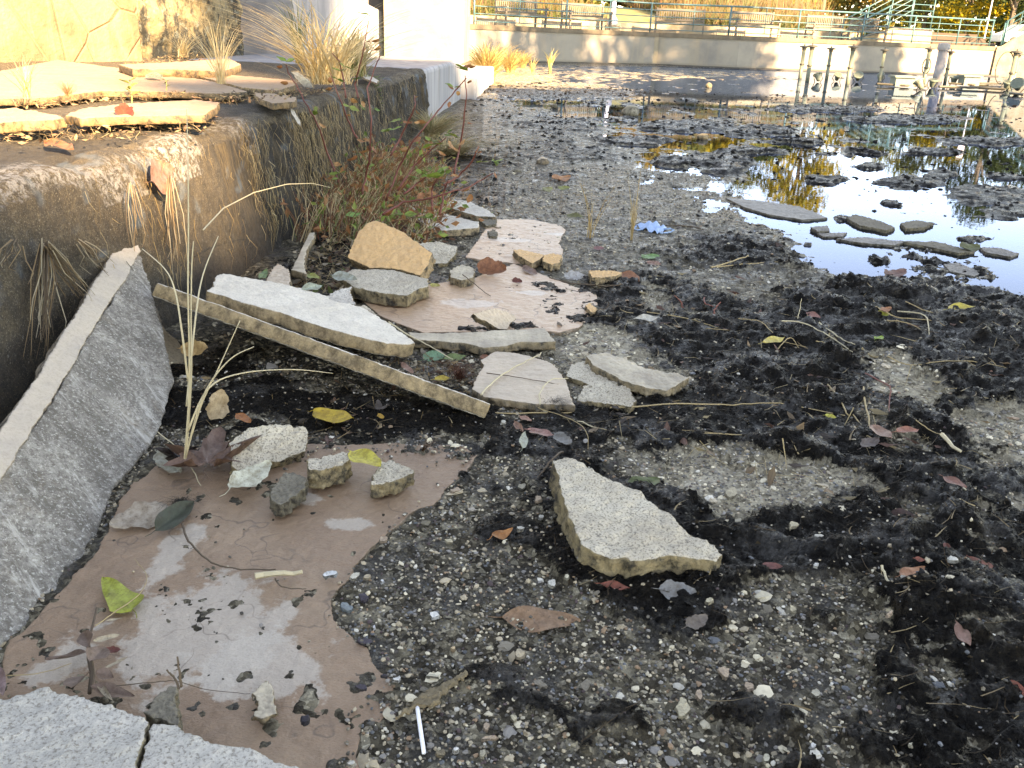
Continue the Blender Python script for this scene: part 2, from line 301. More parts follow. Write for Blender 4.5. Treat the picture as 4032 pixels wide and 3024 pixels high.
def field(x,y):
    px,py=PROJ(np.stack([x,y,np.zeros_like(x)],-1)); rr=np.hypot(x,y)
    mud=np.zeros_like(x)
    W1=warps(x,y,.09,3,6.); W2=warps(x,y,.07,3,9.); W3=warps(x,y,.16,3,2.5)
    for i,p in enumerate(MUD): mud=np.maximum(mud,polyw(p,W1))
    sc=np.clip(rr/2.2,.6,8)
    wx=px+(fbm(x*4,y*4,3,80)-.5)*190/np.clip(rr/4,1,4)*1.5; wy=py+(fbm(x*4,y*4,3,81)-.5)*70/np.clip(rr/4,1,6)
    ell=np.zeros_like(x)
    for cx,cy,ax,ay in ELL: ell=np.maximum(ell,np.clip(1.9-((wx-cx)/ax)**2-((wy-cy)/ay)**2,0,1))
    mud=np.maximum(mud,ell)
    pale=np.zeros_like(x)
    for p in PALE: pale=np.maximum(pale,polyw(p,W2))
    mud=mud*(1-pale); mud=np.clip(mud+(fbm(x*13,y*13,4,88)-.5)*1.1*(mud>.02)*(mud<1.01),0,1)
    sp=fbm(x*7,y*7,4,11); mud=np.maximum(mud,np.clip((sp-.6)*9,0,1)*(px>1800)*(rr<3.5)*.9*(pale<.3)); mud=mud*(1-np.clip((.36-sp)*8,0,.8)*(rr<2.6))
    # crusty patches along the shore
    mid=np.clip((rr-3.4)/1.5,0,1); mud=np.maximum(mud,np.clip((fbm(x*3.1,y*2.2,4,21)-.66)*7,0,1)*mid*.8*(px>1850))
    wa=polyw(WATER,W3); dp=polyw(DEEP,W3); fw=polyw(FARW,W3)
    gold=polyw(GOLD,W3)
    h=.011-wa*.0165-dp*.012-fw*.008
    k=np.clip(rr/5,1,4)
    h=h+(fbm(x*28/k,y*28/k,3,5)-.5)*.016+(fbm(x*3,y*3,3,6)-.5)*.012*np.clip(1-.7*dp,0,1)
    h=h+(fbm(x*110,y*110,2,7)-.5)*.004*(rr<4)
    rid=fbm(x*5+fbm(x*9,y*9,2,33)*.8,y*5.5,4,30,True); rid2=fbm(x*22,y*22,4,31,True); lump=fbm(x*9,y*9,3,34)
    big=np.clip((px-1900)/1400,0,1)*(rr<5)+.3
    mh=.006+rid**3*.034*big+(rid2-.45)*.013*(.5+.6*big)+(lump-.4)*.032*big+np.clip((rr-5)/8,0,1)*.012
    mh2=(fbm(x*55,y*55,3,36,True)-.5)*.007*(rr<4.5)
    h=h+np.clip(mud,0,1)**.7*(mh+mh2)
    h=h+gold*.012+ell*(.012+.02*fbm(x*9,y*9,3,92))*np.clip(wa*1.4,0,1)
    return h,mud,pale,gold,np.clip(wa+(rr>3.6)*(px>1900)*.6,0,1)
H,MU,PA,GO,WA=field(gx,gy)
back=np.clip((RR-58)/4,0,1); H=H*(1-back)-.3*back
nr,ncol=gx.shape
vv=np.stack([gx,gy,H],-1).reshape(-1,3); ii=np.arange(nr*ncol).reshape(nr,ncol)
ff=np.stack([ii[:-1,:-1],ii[1:,:-1],ii[1:,1:],ii[:-1,1:]],-1).reshape(-1,4)
q=N('basin_floor'); mu=q.attr('mud'); pa=q.attr('pale'); go=q.attr('gold')
vc=q.vor(120,'F1',out='Color'); sx=q.n('ShaderNodeSeparateColor'); q.l(vc,sx.inputs[0])
vc2=q.vor(48,'F1',out='Color'); sx2=q.n('ShaderNodeSeparateColor'); q.l(vc2,sx2.inputs[0])
vc3=q.vor(22,'F1',out='Color'); sx3=q.n('ShaderNodeSeparateColor'); q.l(vc3,sx3.inputs[0])
g1=q.ramp(sx.outputs[0],[(0,(.022,.018,.013)),(.4,(.055,.046,.034)),(.7,(.13,.11,.08)),(.88,(.32,.27,.19)),(1,(.55,.49,.38))])
g2=q.ramp(sx2.outputs[1],[(.0,(.022,.018,.014)),(.5,(.07,.058,.042)),(.82,(.2,.17,.12)),(1,(.5,.44,.33))])
g=q.mix(q.ramp(q.noise(6,4),[(.4,.3),(.65,.7)]),g1,g2)
g=q.mix(q.ramp(q.noise(7,7,.75),[(.45,0.),(.6,.85)]),g,(.02,.017,.014))
gp=q.mix(q.ramp(q.noise(30,4),[(.4,0.),(.6,1.)]),q.ramp(sx.outputs[1],[(0,(.09,.075,.055)),(.4,(.24,.2,.145)),(1,(.48,.42,.31))]),q.ramp(sx2.outputs[0],[(0,(.14,.12,.09)),(.6,(.3,.26,.19)),(1,(.5,.44,.34))]))
c=q.mix(pa,g,gp)
md=q.mix(q.ramp(q.noise(90,5,.7),[(.4,0.),(.75,1.)]),(.004,.0036,.0036),(.017,.014,.011))
md=q.mix(q.ramp(q.noise(14,4,.7),[(.5,0.),(.72,.7)]),md,(.026,.02,.014))
sk=q.ramp(q.ma('ADD',mu,q.ma('MULTIPLY',q.ma('SUBTRACT',q.noise(38,6,.8),.5),1.7)),[(.34,0.),(.5,1.)])
shf=q.ramp(sx2.outputs[2],[(0,(.02,.018,.018)),(.3,(.06,.052,.042)),(.5,(.09,.08,.062)),(.82,(.18,.16,.125)),(1,(.5,.46,.38))]); shg=q.ramp(sx3.outputs[2],[(0,(.02,.018,.018)),(.4,(.08,.07,.055)),(.62,(.13,.115,.09)),(1,(.32,.285,.22))])
c=q.mix(q.ma('MULTIPLY',q.attr('wet'),.8),c,q.mix(q.ramp(q.noise(4,4),[(.42,0.),(.6,1.)]),shf,shg))
c=q.mix(sk,c,md); c=q.mix(q.ma('MULTIPLY',go,.85),c,q.ramp(q.noise(5,5,.7),[(.35,(.12,.09,.055)),(.6,(.42,.32,.19))]))
wet=q.ramp(q.noise(11,4,.6),[(.38,.16),(.62,.5)]); ro=q.mix(sk,q.ma('SUBTRACT',q.ma('ADD',wet,.16),q.ma('MULTIPLY',q.attr('wet'),.28)),wet)
hh=q.ma('ADD',q.ma('MULTIPLY',q.vor(120),-1.),q.ma('ADD',q.noise(180,4,.7),q.ma('MULTIPLY',q.noise(50,5,.7),1.5)))
FLOORM=q.done(c,ro,q.bump(hh,.9,.006)); q.put(q.b.inputs['Specular IOR Level'],q.ma('ADD',.05,q.ma('MULTIPLY',q.ramp(q.noise(7,5,.7),[(.52,0.),(.62,1.)]),.4)))
tag(npmesh('basin_floor',vv,ff,FLOORM,dict(mud=MU.ravel(),pale=PA.ravel(),gold=GO.ravel(),wet=WA.ravel())),kind='structure')
def hz(x,y):
    a=field(np.array([x,x+1e-3]),np.array([y,y])); return float(a[0][0])

# shallow water
q=N('water'); fr=q.n('ShaderNodeFresnel'); fr.inputs[0].default_value=1.36
gl=q.n('ShaderNodeBsdfGlossy'); gl.inputs['Roughness'].default_value=.015; gl.inputs['Color'].default_value=(.58,.71,.96,1)  # reflection tinted blue, standing in for a bluer, dimmer sky
tp=q.n('ShaderNodeBsdfTransparent'); tp.inputs[0].default_value=(.62,.58,.5,1)
bp=q.bump(q.noise(9,3,.5),.05,.004); q.l(bp,gl.inputs['Normal'])
mx=q.n('ShaderNodeMixShader'); q.l(fr.outputs[0],mx.inputs[0]); q.l(tp.outputs[0],mx.inputs[1]); q.l(gl.outputs[0],mx.inputs[2])
q.l(mx.outputs[0],[x for x in q.t.nodes if x.type=='OUTPUT_MATERIAL'][0].inputs[0]); WATERM=q.m
b=MB(); b.add([(-2.4,2.9,0),(30,2.9,0),(60,60,0),(-8,60,0)],[(0,1,2,3)]); tag(b.build('water',WATERM),kind='structure')

# ---------------------------------------------------------------- gravel, crumbs of mud (nobody could count them)
def ico(sub):
    bm=bmesh.new(); bmesh.ops.create_icosphere(bm,subdivisions=sub,radius=1); v=np.array([x.co[:] for x in bm.verts]); f=np.array([[y.index for y in x.verts] for x in bm.faces]); bm.free(); return v,f
def scatter(name,x,y,z,size,flat,cols,mat,sub=1,rough=.25,smooth=False):
    v,f=ico(sub); n=len(x)
    k=1+rng.normal(0,rough,(n,len(v),1)).clip(-.5,.6); A=v[None]*k
    A=A*np.stack([rng.uniform(.65,1.25,n),rng.uniform(.65,1.25,n),flat],-1)[:,None]
    a=rng.uniform(0,2*PI,n); t1=rng.normal(0,.35,n)
    ca,sa=np.cos(a)[:,None],np.sin(a)[:,None]; ct,st=np.cos(t1)[:,None],np.sin(t1)[:,None]
    X_,Y_,Z_=A[...,0],A[...,1],A[...,2]; Y2=Y_*ct-Z_*st; Z2=Y_*st+Z_*ct; X2=X_*ca-Y2*sa; Y3=X_*sa+Y2*ca
    P_=np.stack([X2,Y3,Z2],-1)*size[:,None,None]+np.stack([x,y,z],-1)[:,None]
    F_=(f[None]+(np.arange(n)*len(v))[:,None,None]).reshape(-1,3); C_=np.repeat(cols,len(v),0)
    return npmesh(name,P_.reshape(-1,3),F_,mat,dict(col=C_),smooth)
FLOORPX=[(600,1800),(1000,1760),(1870,1770),(1850,1840),(1700,1960),(1560,2100),(1480,2210),(1350,2330),(1310,2480),(1470,2580),(1560,2660),(1530,2800),(1420,2900),(1370,3200),(0,3300),(0,2600),(430,2080)]
def cand(n,r0,r1,p=1.,t=47):
    r=(rng.random(n)*(r1**p-r0**p)+r0**p)**(1/p); a=np.radians(rng.uniform(-t,t,n)); return r*np.sin(a),r*np.cos(a)
pal=np.array([(.62,.54,.4),(.42,.34,.24),(.2,.17,.13),(.1,.09,.075),(.26,.24,.22),(.3,.19,.12),(.12,.13,.14),(.6,.56,.48),(.09,.06,.06),(.07,.06,.05)])
def palette(n,pr): i=rng.choice(len(pal),n,p=np.array(pr)/sum(pr)); return pal[i]*rng.uniform(.7,1.2,(n,1))
def gravel(name,n,r0,r1,s0,s1,pr,keepmud,sub=1,flat=(.35,.8),p=1.4,rough=.22):
    x,y=cand(n,r0,r1,p); h,mu,pa,go,wa=field(x,y); px,py=PROJ(np.stack([x,y,0*x],-1))
    cx_,cy_=900,2480; inn=inpoly(px,py,FLOORPX); kk_=.97-.2*fbm(x*9,y*9,3,67)*rng.random(n); inn2=inpoly(cx_+(px-cx_)/kk_,cy_+(py-cy_)/kk_,FLOORPX); edge_=inn&~inn2&(px>650)&(fbm(x*16,y*16,3,66)>.4)&(rng.random(n)<.8); h=np.where(edge_,np.maximum(h,.0175),h); h=np.where(inn&~edge_,.0165,h)
    k=(~inn|edge_|(rng.random(n)<.004))&(x>-1.0)&((mu<.35)|(rng.random(n)<keepmud))&(px>-200)&(px<5200)
    x,y,h=x[k],y[k],h[k]; pa=pa[k]; n=len(x); sz=rng.uniform(s0,s1,n)*rng.uniform(.6,1,n); c=palette(n,pr); c=np.where(pa[:,None]>.5,c*1.15+.04,c)
    return tag(scatter(name,x,y,h+sz*.15,sz,rng.uniform(*flat,n),c,VCP,sub,rough),kind='stuff')
gravel('gravel',52000,.9,2.6,.0022,.0045,[1.8,3.8,5,6,3,1.2,2,.5,.8,6],.1,1,(.5,.95),1.2,.16)
gravel('coarse_gravel',9000,.9,3.2,.0035,.007,[4,6,5,3,3,1.6,1,1.2,1,2],.08,1,(.35,.8))
gravel('chipped_mortar_crumbs',1000,.9,3.4,.008,.015,[5,5,2,0,1,.8,.2,2,.2,0],.05,2,(.2,.45),1.5,.2)
gravel('shore_gravel',30000,2.4,7,.004,.010,[3,3,4,5,3,.6,1,1,.4,4],.05,1,(.3,.7),1.5)
x,y=cand(42000,.9,6.,1.5); h,mu,pa,go,wa=field(x,y); k=(mu>.45)&(x>-1.); x,y,h=x[k],y[k],h[k]; sz=rng.uniform(.0015,.0065,len(x))*rng.uniform(.4,1,len(x))
cc=np.where(rng.random((len(x),1))<.25,np.array([[.03,.022,.014]]),np.array([[.007,.0065,.0065]]))*rng.uniform(.5,1.8,(len(x),1))
tag(scatter('mud_crumbs',x,y,h+sz*.1,sz,rng.uniform(.35,.9,len(x)),cc,VCM,1,.38),kind='stuff')
x,y=cand(26000,4.2,22,1.3); h,mu,pa,go,wa=field(x,y); k=((mu>.3)|(rng.random(len(x))<np.clip((fbm(x*1.6,y*1.6,3,93)-.35)*2.2,.03,.8)))&(x>-.9)&(y<19); x,y,h=x[k],y[k],h[k]; sz=rng.uniform(.005,.022,len(x))*rng.uniform(.35,1,len(x))*np.clip(np.hypot(x,y)/6,.7,1.8)
tag(scatter('algae_clumps',x,y,np.maximum(h,-.004),sz,rng.uniform(.2,.6,len(x)),np.array([[.011,.0105,.0105]])*rng.uniform(.5,2,(len(x),1)),VCM,1,.38),kind='stuff')

# ---------------------------------------------------------------- the ledge
ys=np.linspace(.1,10.,620)
prof=[(-8,.56),(-3,.56)]
tp_=np.concatenate([np.linspace(-3.3,-.6,60),np.linspace(-.6,-.045,60)[1:]]); 
P2=[(t,.0) for t in tp_]+[(-.045+.045*math.sin(a),-.045+.045*math.cos(a)) for a in np.linspace(.1,PI/2,12)]+[(0,-z) for z in np.linspace(.055,.68,90)]
P2=np.array(P2); top=np.interp(ys,[0,2.2,4.56,6.3,10.],[-1.36,-1.27,-1.15,-1.13,-1.06]); bot=np.interp(ys,[0,2.2,3.4,4.6,6.3,10.],[-1.25,-1.17,-1.10,-1.06,-1.05,-1.0])
YY=ys[:,None]+0*P2[None,:,0]; XX=top[:,None]+P2[None,:,0]; ZZ=.56+P2[None,:,1]+0*YY
dz=np.clip((.56-ZZ)/.56,0,1.2); XX=XX+(bot-top)[:,None]*dz*(P2[None,:,0]>=0)
S=np.cumsum(np.r_[0,np.hypot(*np.diff(P2,axis=0).T)])[None,:]+0*YY
isface=(P2[None,:,1]<-.04)+0*YY
n1=fbm(YY*3,S*3,4,101)-.5; n2=fbm(YY*18,S*18,4,102)-.5; n3=fbm(YY*26,S*5,4,104,True)-.5
fr_=np.clip((YY-3.6)/1.2,0,1)
XX=XX+isface*(n1*.022+n2*.012+fr_*n3*.03+fr_*np.clip(fbm(YY*5,S*4,3,109)-.55,0,1)*-.25)
edge=np.exp(-((P2[None,:,0]+.05)**2+(P2[None,:,1]+.02)**2)/.006); XX=XX-edge*np.clip(fbm(YY*4,S*0,3,105)-.45,0,1)*.12; ZZ=ZZ-edge*np.clip(fbm(YY*5,S*0+3,3,106)-.4,0,1)*.08
ZZ=ZZ+(1-isface)*(n1*.025+n2*.014)
white=np.clip((fbm(YY*2.5,S*5,4,120)-.4)*5,0,1)*np.exp(-((P2[None,:,0]+.04)/.13)**2)*np.clip((4.6-YY)/1.,.15,1)*(ZZ>.42)
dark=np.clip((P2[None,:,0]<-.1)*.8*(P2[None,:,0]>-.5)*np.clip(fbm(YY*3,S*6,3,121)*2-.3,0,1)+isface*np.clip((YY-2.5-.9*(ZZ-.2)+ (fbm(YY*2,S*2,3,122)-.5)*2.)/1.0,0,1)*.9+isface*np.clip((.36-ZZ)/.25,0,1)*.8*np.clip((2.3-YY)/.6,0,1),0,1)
stre=isface*np.clip((fbm(YY*16,S*1.6,3,124)-.52)*7,0,1)*np.clip((YY-2.6)/1.,0,1)*np.clip((ZZ-.05)*3,0,1)
blue=np.clip((fbm(YY*9,S*9,4,126)-.66)*12,0,1)*(ZZ>.3)*(P2[None,:,0]>-.12)*.7
nn_=ii=np.arange(YY.size).reshape(YY.shape); ff=np.stack([ii[:-1,:-1],ii[1:,:-1],ii[1:,1:],ii[:-1,1:]],-1).reshape(-1,4)
q=N('ledge_concrete'); a_=lambda n_:q.attr(n_)
c=q.mix(q.ramp(q.noise(70,5,.7),[(.35,0.),(.7,1.)]),(.085,.062,.038),(.19,.145,.092)); c=q.mix(q.ramp(q.noise(4,5),[(.4,0.),(.7,.6)]),c,(.07,.058,.045))
c=q.mix(q.ramp(q.noise(85,2,.5),[(.66,0.),(.70,.8)]),c,(.36,.33,.28)); c=q.mix(q.ramp(q.noise(170,3,.7),[(.52,0.),(.62,.75)]),c,(.03,.022,.015)); c=q.mix(q.ramp(q.noise(11,6,.8,q.mapv((1,1,.35))),[(.48,0.),(.62,.7)]),c,(.05,.04,.03))
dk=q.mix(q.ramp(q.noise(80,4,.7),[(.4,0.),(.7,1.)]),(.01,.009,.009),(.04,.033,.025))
c=q.mix(q.ramp(q.noise(16,9,.85),[(.5,0.),(.56,.7)]),c,(.045,.036,.027)); c=q.mix(q.ramp(q.noise(240,2,.6),[(.6,0.),(.66,.7)]),c,(.34,.29,.21))
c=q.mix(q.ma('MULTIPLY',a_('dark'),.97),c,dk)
stc=q.mix(q.ramp(q.noise(30,5,.7,q.mapv((1,3,.3))),[(.4,0.),(.65,1.)]),(.05,.035,.018),(.22,.15,.075)); c=q.mix(q.ma('MULTIPLY',a_('streak'),.75),c,stc)
wf=q.ramp(q.ma('MULTIPLY',a_('white'),q.ramp(q.noise(45,6,.8),[(.42,.0),(.66,1.)])),[(.12,0.),(.5,.85)]); c=q.mix(wf,c,(.33,.32,.31))
c=q.mix(q.ma('MULTIPLY',a_('blue'),.6),c,(.13,.19,.24))
LEDGEM=q.done(c,.85,q.bump(q.ma('ADD',q.noise(150,4,.7),q.ma('MULTIPLY',q.noise(30,6,.75),2.)),1.,.014))
o=npmesh('concrete_ledge',np.stack([XX,YY,ZZ],-1).reshape(-1,3),ff[:,::-1],LEDGEM,dict(dark=dark.ravel(),white=white.ravel(),streak=stre.ravel(),blue=blue.ravel()))
tag(o,'crumbling concrete ledge stained brown and black along the left of the drained basin','ledge')
def edge_x(y,z=.56):
    t=float(np.interp(y,ys,top)); b_=float(np.interp(y,ys,bot)); return t+(b_-t)*(.56-z)/.56
# painted end of the ledge
q=N('pale_painted_concrete'); sv_=q.mapv((1,1,.08)); c=q.mix(q.ramp(q.noise(7,5,.6,sv_),[(.35,0.),(.6,1.)]),(.36,.36,.38),(.2,.215,.24)); c=q.mix(q.ramp(q.noise(13,4,.7,sv_),[(.6,0.),(.68,.8)]),c,(.16,.14,.11)); c=q.mix(q.ramp(q.noise(5,3,.6,sv_),[(.6,0.),(.75,.5)]),c,(.5,.4,.3))
PAINT=q.done(c,.7,q.bump(q.noise(40,4),.2,.01))
def bevelbox(bm_name,pts,z0,z1,mat,bev=.05,label=None,cat=None,parent=None):
    bm=bmesh.new(); vs=[bm.verts.new((x,y,z1)) for x,y in pts]; f=bm.faces.new(vs); bmesh.ops.recalc_face_normals(bm,faces=[f])
    r_=bmesh.ops.extrude_face_region(bm,geom=[f]); bmesh.ops.translate(bm,verts=[e for e in r_['geom'] if isinstance(e,bmesh.types.BMVert)],vec=(0,0,z0-z1)); bmesh.ops.recalc_face_normals(bm,faces=bm.faces)
    if bev: bmesh.ops.bevel(bm,geom=list(bm.edges),offset=bev,segments=3,affect='EDGES',profile=.5)
    me=bpy.data.meshes.new(bm_name); bm.to_mesh(me); bm.free(); me.materials.append(mat); o=link(bm_name,me,parent); return tag(o,label,cat) if label else o
bevelbox('painted_ledge',[(-3.6,9.95),(-1.05,9.95),(-.93,13.9),(-3.6,13.9)],-.1,.565,PAINT,.05,'pale blue grey painted concrete end of the ledge with dark drips','ledge')
bevelbox('step_block',[(-2.4,13.92),(-.72,13.92),(-.6,18.5),(-2.4,18.5)],-.1,.33,PAINT,.04,'low sunlit concrete step below the bright pillar','step')
# walls behind the platform
q=N('sunlit_cladding'); c=q.mix(q.ramp(q.noise(2.2,5,.6),[(.4,0.),(.6,1.)]),(.24,.155,.09),(.14,.085,.05)); v=q.vor(1.9,'DISTANCE_TO_EDGE'); c=q.mix(q.ramp(v,[(.0,.8),(.02,0.)]),c,(.3,.2,.1)); c=q.mix(q.ramp(q.noise(8,5,.7,q.mapv((1,1,.15))),[(.52,0.),(.7,.5)]),c,(.36,.25,.14)); CLAD=q.done(c,.85,q.bump(q.ma('ADD',q.ramp(v,[(0,0.),(.03,1.)]),q.noise(20,5)),.7,.03))
q=N('shaded_render'); c=q.mix(q.ramp(q.noise(3,6,.6),[(.4,0.),(.6,1.)]),(.2,.19,.19),(.14,.135,.14)); c=q.mix(q.ramp(q.vor(1.6,'DISTANCE_TO_EDGE'),[(0,.7),(.006,0.)]),c,(.1,.09,.08)); REND=q.done(c,.8,q.bump(q.noise(12,5),.3,.01))
q=N('pillar_stone'); c=q.mix(q.ramp(q.noise(3,5,.6),[(.4,0.),(.6,1.)]),(.36,.3,.22),(.3,.24,.16)); PILL=q.done(c,.8,q.bump(q.noise(14,5),.4,.02))
def wallseg(a,b_,z0,z1a,z1b,t,mat,name,label,cat='wall'):
    a=Vector((a[0],a[1],0)); b_=Vector((b_[0],b_[1],0)); d=(b_-a).normalized(); nrm=Vector((-d.y,d.x,0))*t
    m_=MB(); m_.add([a+Vector((0,0,z0)),b_+Vector((0,0,z0)),b_+nrm+Vector((0,0,z0)),a+nrm+Vector((0,0,z0)),a+Vector((0,0,z1a)),b_+Vector((0,0,z1b)),b_+nrm+Vector((0,0,z1b)),a+nrm+Vector((0,0,z1a))],[(3,2,1,0),(4,5,6,7),(0,1,5,4),(1,2,6,5),(2,3,7,6),(3,0,4,7)])
    return tag(m_.build(name,mat),label,cat)
g=lambda px,py,z=.57:G(px,py,z)
p0=g(-1100,240); p1=g(560,236); p2=g(760,205); p3=g(1160,214); p4=g(1510,216)
wallseg(p0,p1,.5,2.4,2.4,.5,CLAD,'clad_wall','sunlit wall clad in buff broken stone panels behind the left paving')
wallseg((p2[0],p2[1]),(p3[0],p3[1]),.5,2.5,2.5,.3,REND,'rendered_wall','blue grey cracked rendered wall behind the dry grass')
# slanting parapet and pillar
wallseg((p3[0],p3[1]+.02),(p4[0]-.02,p4[1]),.5,1.65,1.18,.25,PAINT,'slanting_parapet','pale parapet with a top edge sloping down to the bright pillar')
wallseg((p3[0]+.4,p3[1]+1.2),(p4[0],p4[1]+.6),.5,3.,3.,.3,REND,'tan_wall','plain tan wall between the sloping parapet and the pillar')
m_=MB(); m_.box((-2.1,14.12,.5),(-.92,15.6,3.6)); tag(m_.build('pillar',PILL),'tall square pillar glaring in full sun at the end of the ledge','pillar')
# jagged rock face between the clad wall and rendered wall
def rough_box(name,c,s,mat,label,cat,amp=.12,fr=3.,vox=.035,rot=0,stretch=1):
    o=MB().box((-s[0]/2,-s[1]/2,0),(s[0]/2,s[1]/2,s[2])).build(name,mat); o.location=c; o.rotation_euler=(0,0,rot)
    r_=o.modifiers.new('r','REMESH'); r_.mode='VOXEL'; r_.voxel_size=vox
    tx=bpy.data.textures.new(name,'CLOUDS'); tx.noise_scale=1/fr; tx.noise_depth=4; d=o.modifiers.new('d','DISPLACE'); d.texture=tx; d.strength=amp*2; d.texture_coords='LOCAL'
    return tag(o,label,cat)
q=N('flaky_rock'); c=q.mix(q.ramp(q.noise(5,6,.75,q.mapv((1,1,.5))),[(.42,0.),(.55,1.)]),(.3,.23,.13),(.035,.035,.03)); c=q.mix(q.ramp(q.noise(14,5,.7),[(.55,0.),(.65,.7)]),c,(.24,.26,.22)); FLAKY=q.done(c,.85,q.bump(q.noise(18,6,.75),.9,.05))
pr=(p1+p2)/2; rough_box('rock_face',(pr[0]-.1,pr[1]+.55,.5),(.6,1.5,2.2),FLAKY,'jagged flaky rock face with dark hollows beside the buff clad wall','rock',.14,2.2,.03,-.45)
pr2=g(830,222); rough_box('stone_post',(pr2[0]-.3,pr2[1]+.5,.5),(.3,.4,2.2),FLAKY,'narrow rough stone post at the left end of the rendered wall','post',.05,3,.02)

# ---------------------------------------------------------------- what throws the shade: an added unseen building and trees behind the camera
def at_sl(s,l): return Vector((-.56*s+.83*l,.83*s+.56*l,0))
q=N('dark_brick'); br=q.n('ShaderNodeTexBrick'); q.l(q.oc,br.inputs[0]); br.inputs['Scale'].default_value=4; br.inputs['Color1'].default_value=(.6,.42,.28,1); br.inputs['Color2'].default_value=(.54,.36,.24,1); br.inputs['Mortar'].default_value=(.6,.52,.42,1); BRICK=q.done(br.outputs[0],.9)  # pale brick, so the added blocks bounce warm light into the shade
def caster(s,l0,l1,h,t,name,label):
    r_=Matrix.Rotation(math.atan2(.56,.83),3,'Z'); o_=at_sl(s,0)
    e=empty(name,(0,0,0),label,'building')
    m_=MB(); m_.box((l0,-t,0),(l1,0,h),r_,o_); m_.build('wall',BRICK,e)
    for i in range(int((l1-l0)/2.4)):
        for k in range(int(h/3)):
            x0=l0+.8+i*2.4; w_=MB(); w_.box((x0,-.02,1+k*3),(x0+1.1,.03,2.4+k*3),r_,o_); w_.build('window',GLASSD,e)
caster(-40,2.4,13.2,26.8,6,'building','tall brick building standing behind the viewer')
caster(-39.9,3.0,5.5,30.2,4.0,'building','square brick tower rising highest behind the viewer')
caster(-40.02,1.05,2.6,24.0,5,'building','narrow brick stair tower between the two buildings behind the viewer')
caster(-40.6,-12,1.3,22.64,6,'building','lower brick annexe standing behind the viewer')

def leafcloud(m_,c,rx,ry,rz,n,s,cols,shell=.5):
    for _ in range(n):
        d=Vector(rng.normal(0,1,3)); d.normalize(); k=rng.uniform(shell,1)**.6; p=Vector((c[0]+d.x*rx*k,c[1]+d.y*ry*k,c[2]+d.z*rz*k))
        a=Vector(rng.normal(0,1,3)).normalized(); b_=a.cross(Vector(rng.normal(0,1,3))).normalized(); ss=s*rng.uniform(.6,1.4)
        cl=cols[rng.integers(len(cols))]; kk=rng.uniform(.7,1.25)
        m_.add([p-a*ss,p-b_*ss*.5,p+a*ss,p+b_*ss*.5],[(0,1,2,3)],tuple(x*kk for x in cl))
BARK=plain('bark',(.16,.12,.09),.9,.4,6,.5)
def tree(x,y,z,h,cr,cols,label,name='tree',n=2500,s=.16,lobes=9,bare=.35,cat='tree',group=None,lean=0):
    e=empty(name,(x,y,z),label,cat,group); t=MB(); t.tube([(0,0,-.3),(lean*.3,.05,h*.3),(lean*.6,0,h*.6),(lean,.1,h*.9)],[h*.022,h*.017,h*.011,h*.004],8)
    cen=[]
    for i in range(lobes):
        a=2*PI*i/lobes*2.4+rng.uniform(-.4,.4); zz=h*(bare+(1-bare)*(.12+.8*(i+.5)/lobes)); rr=cr*(.3+.65*math.sin(PI*min(1,.18+.75*(i+.5)/lobes)))*rng.uniform(.6,1.)
        c=(rr*math.cos(a)*.75+lean*.5,rr*math.sin(a)*.75,zz); cen.append(c); t.tube([(lean*.4,0,zz*.62),(c[0]*.5,c[1]*.5,zz*.85),c],[h*.009,h*.006,h*.002],5)
    t.build('trunk',BARK,e); m_=MB()
    for c in cen: leafcloud(m_,c,cr*.48,cr*.48,h*.13,n//lobes,s,cols,.15)
    m_.build('crown',VCT,e); return e
GR=[(.04,.065,.02),(.06,.085,.025),(.03,.05,.015)]; YE=[(.46,.31,.03),(.38,.28,.035),(.22,.2,.04)]; OL=[(.15,.17,.045),(.22,.2,.05),(.12,.14,.04),(.28,.21,.06)]; OR=[(.34,.2,.05),(.28,.2,.06),(.18,.17,.055)]
for i,(s_,l_,h_,c_) in enumerate([(-2,19.5,17.5,3.2),(-3,24,18,3.0),(-2,27.0,17,2.0),(-2.5,33.4,16.5,1.25)]):
    p=at_sl(s_,l_); tree(p.x,p.y,0,h_,c_,GR,['broad green tree behind the viewer nearest the building','second green tree behind the viewer','third green tree behind the viewer','smallest green tree behind the viewer, farthest from the building'][i],n=1900,s=.26,lobes=9,bare=.62)

# ---------------------------------------------------------------- far terrace
WPX=[(1700,240),(1950,245),(2187,248),(2582,256),(2900,270),(3357,284),(3920,300)]
WP=[G(*p)[:2] for p in WPX]; WP[0]=WP[1]+(WP[1]-WP[2])*3.; TZ=1.18
def wall_at(px,z=TZ,off=0.):
    d=ray(px,150)[:2]
    best=None
    for i in range(len(WP)-1):
        a,b_=WP[i],WP[i+1]; e=b_-a; dn=d[0]*e[1]-d[1]*e[0]
        t=(a[0]*e[1]-a[1]*e[0])/dn; u_=(a[0]*d[1]-a[1]*d[0])/dn
        if -.001<=u_<=1.001: best=(a+e*u_,e/np.linalg.norm(e))
    if best is None: a,b_=WP[-2],WP[-1]; e=(b_-a); best=(b_,e/np.linalg.norm(e))
    p,e=best; return np.array([p[0]-e[1]*off,p[1]+e[0]*off,z]),e
WP=[np.array(p) for p in WP]
q=N('basin_wall_concrete'); c=q.mix(q.ramp(q.noise(.9,6,.6),[(.4,0.),(.65,1.)]),(.27,.24,.2),(.18,.165,.15)); c=q.mix(q.ramp(q.noise(2.2,5,.65,q.mapv((1,1,.1))),[(.5,0.),(.72,.6)]),c,(.3,.24,.17))
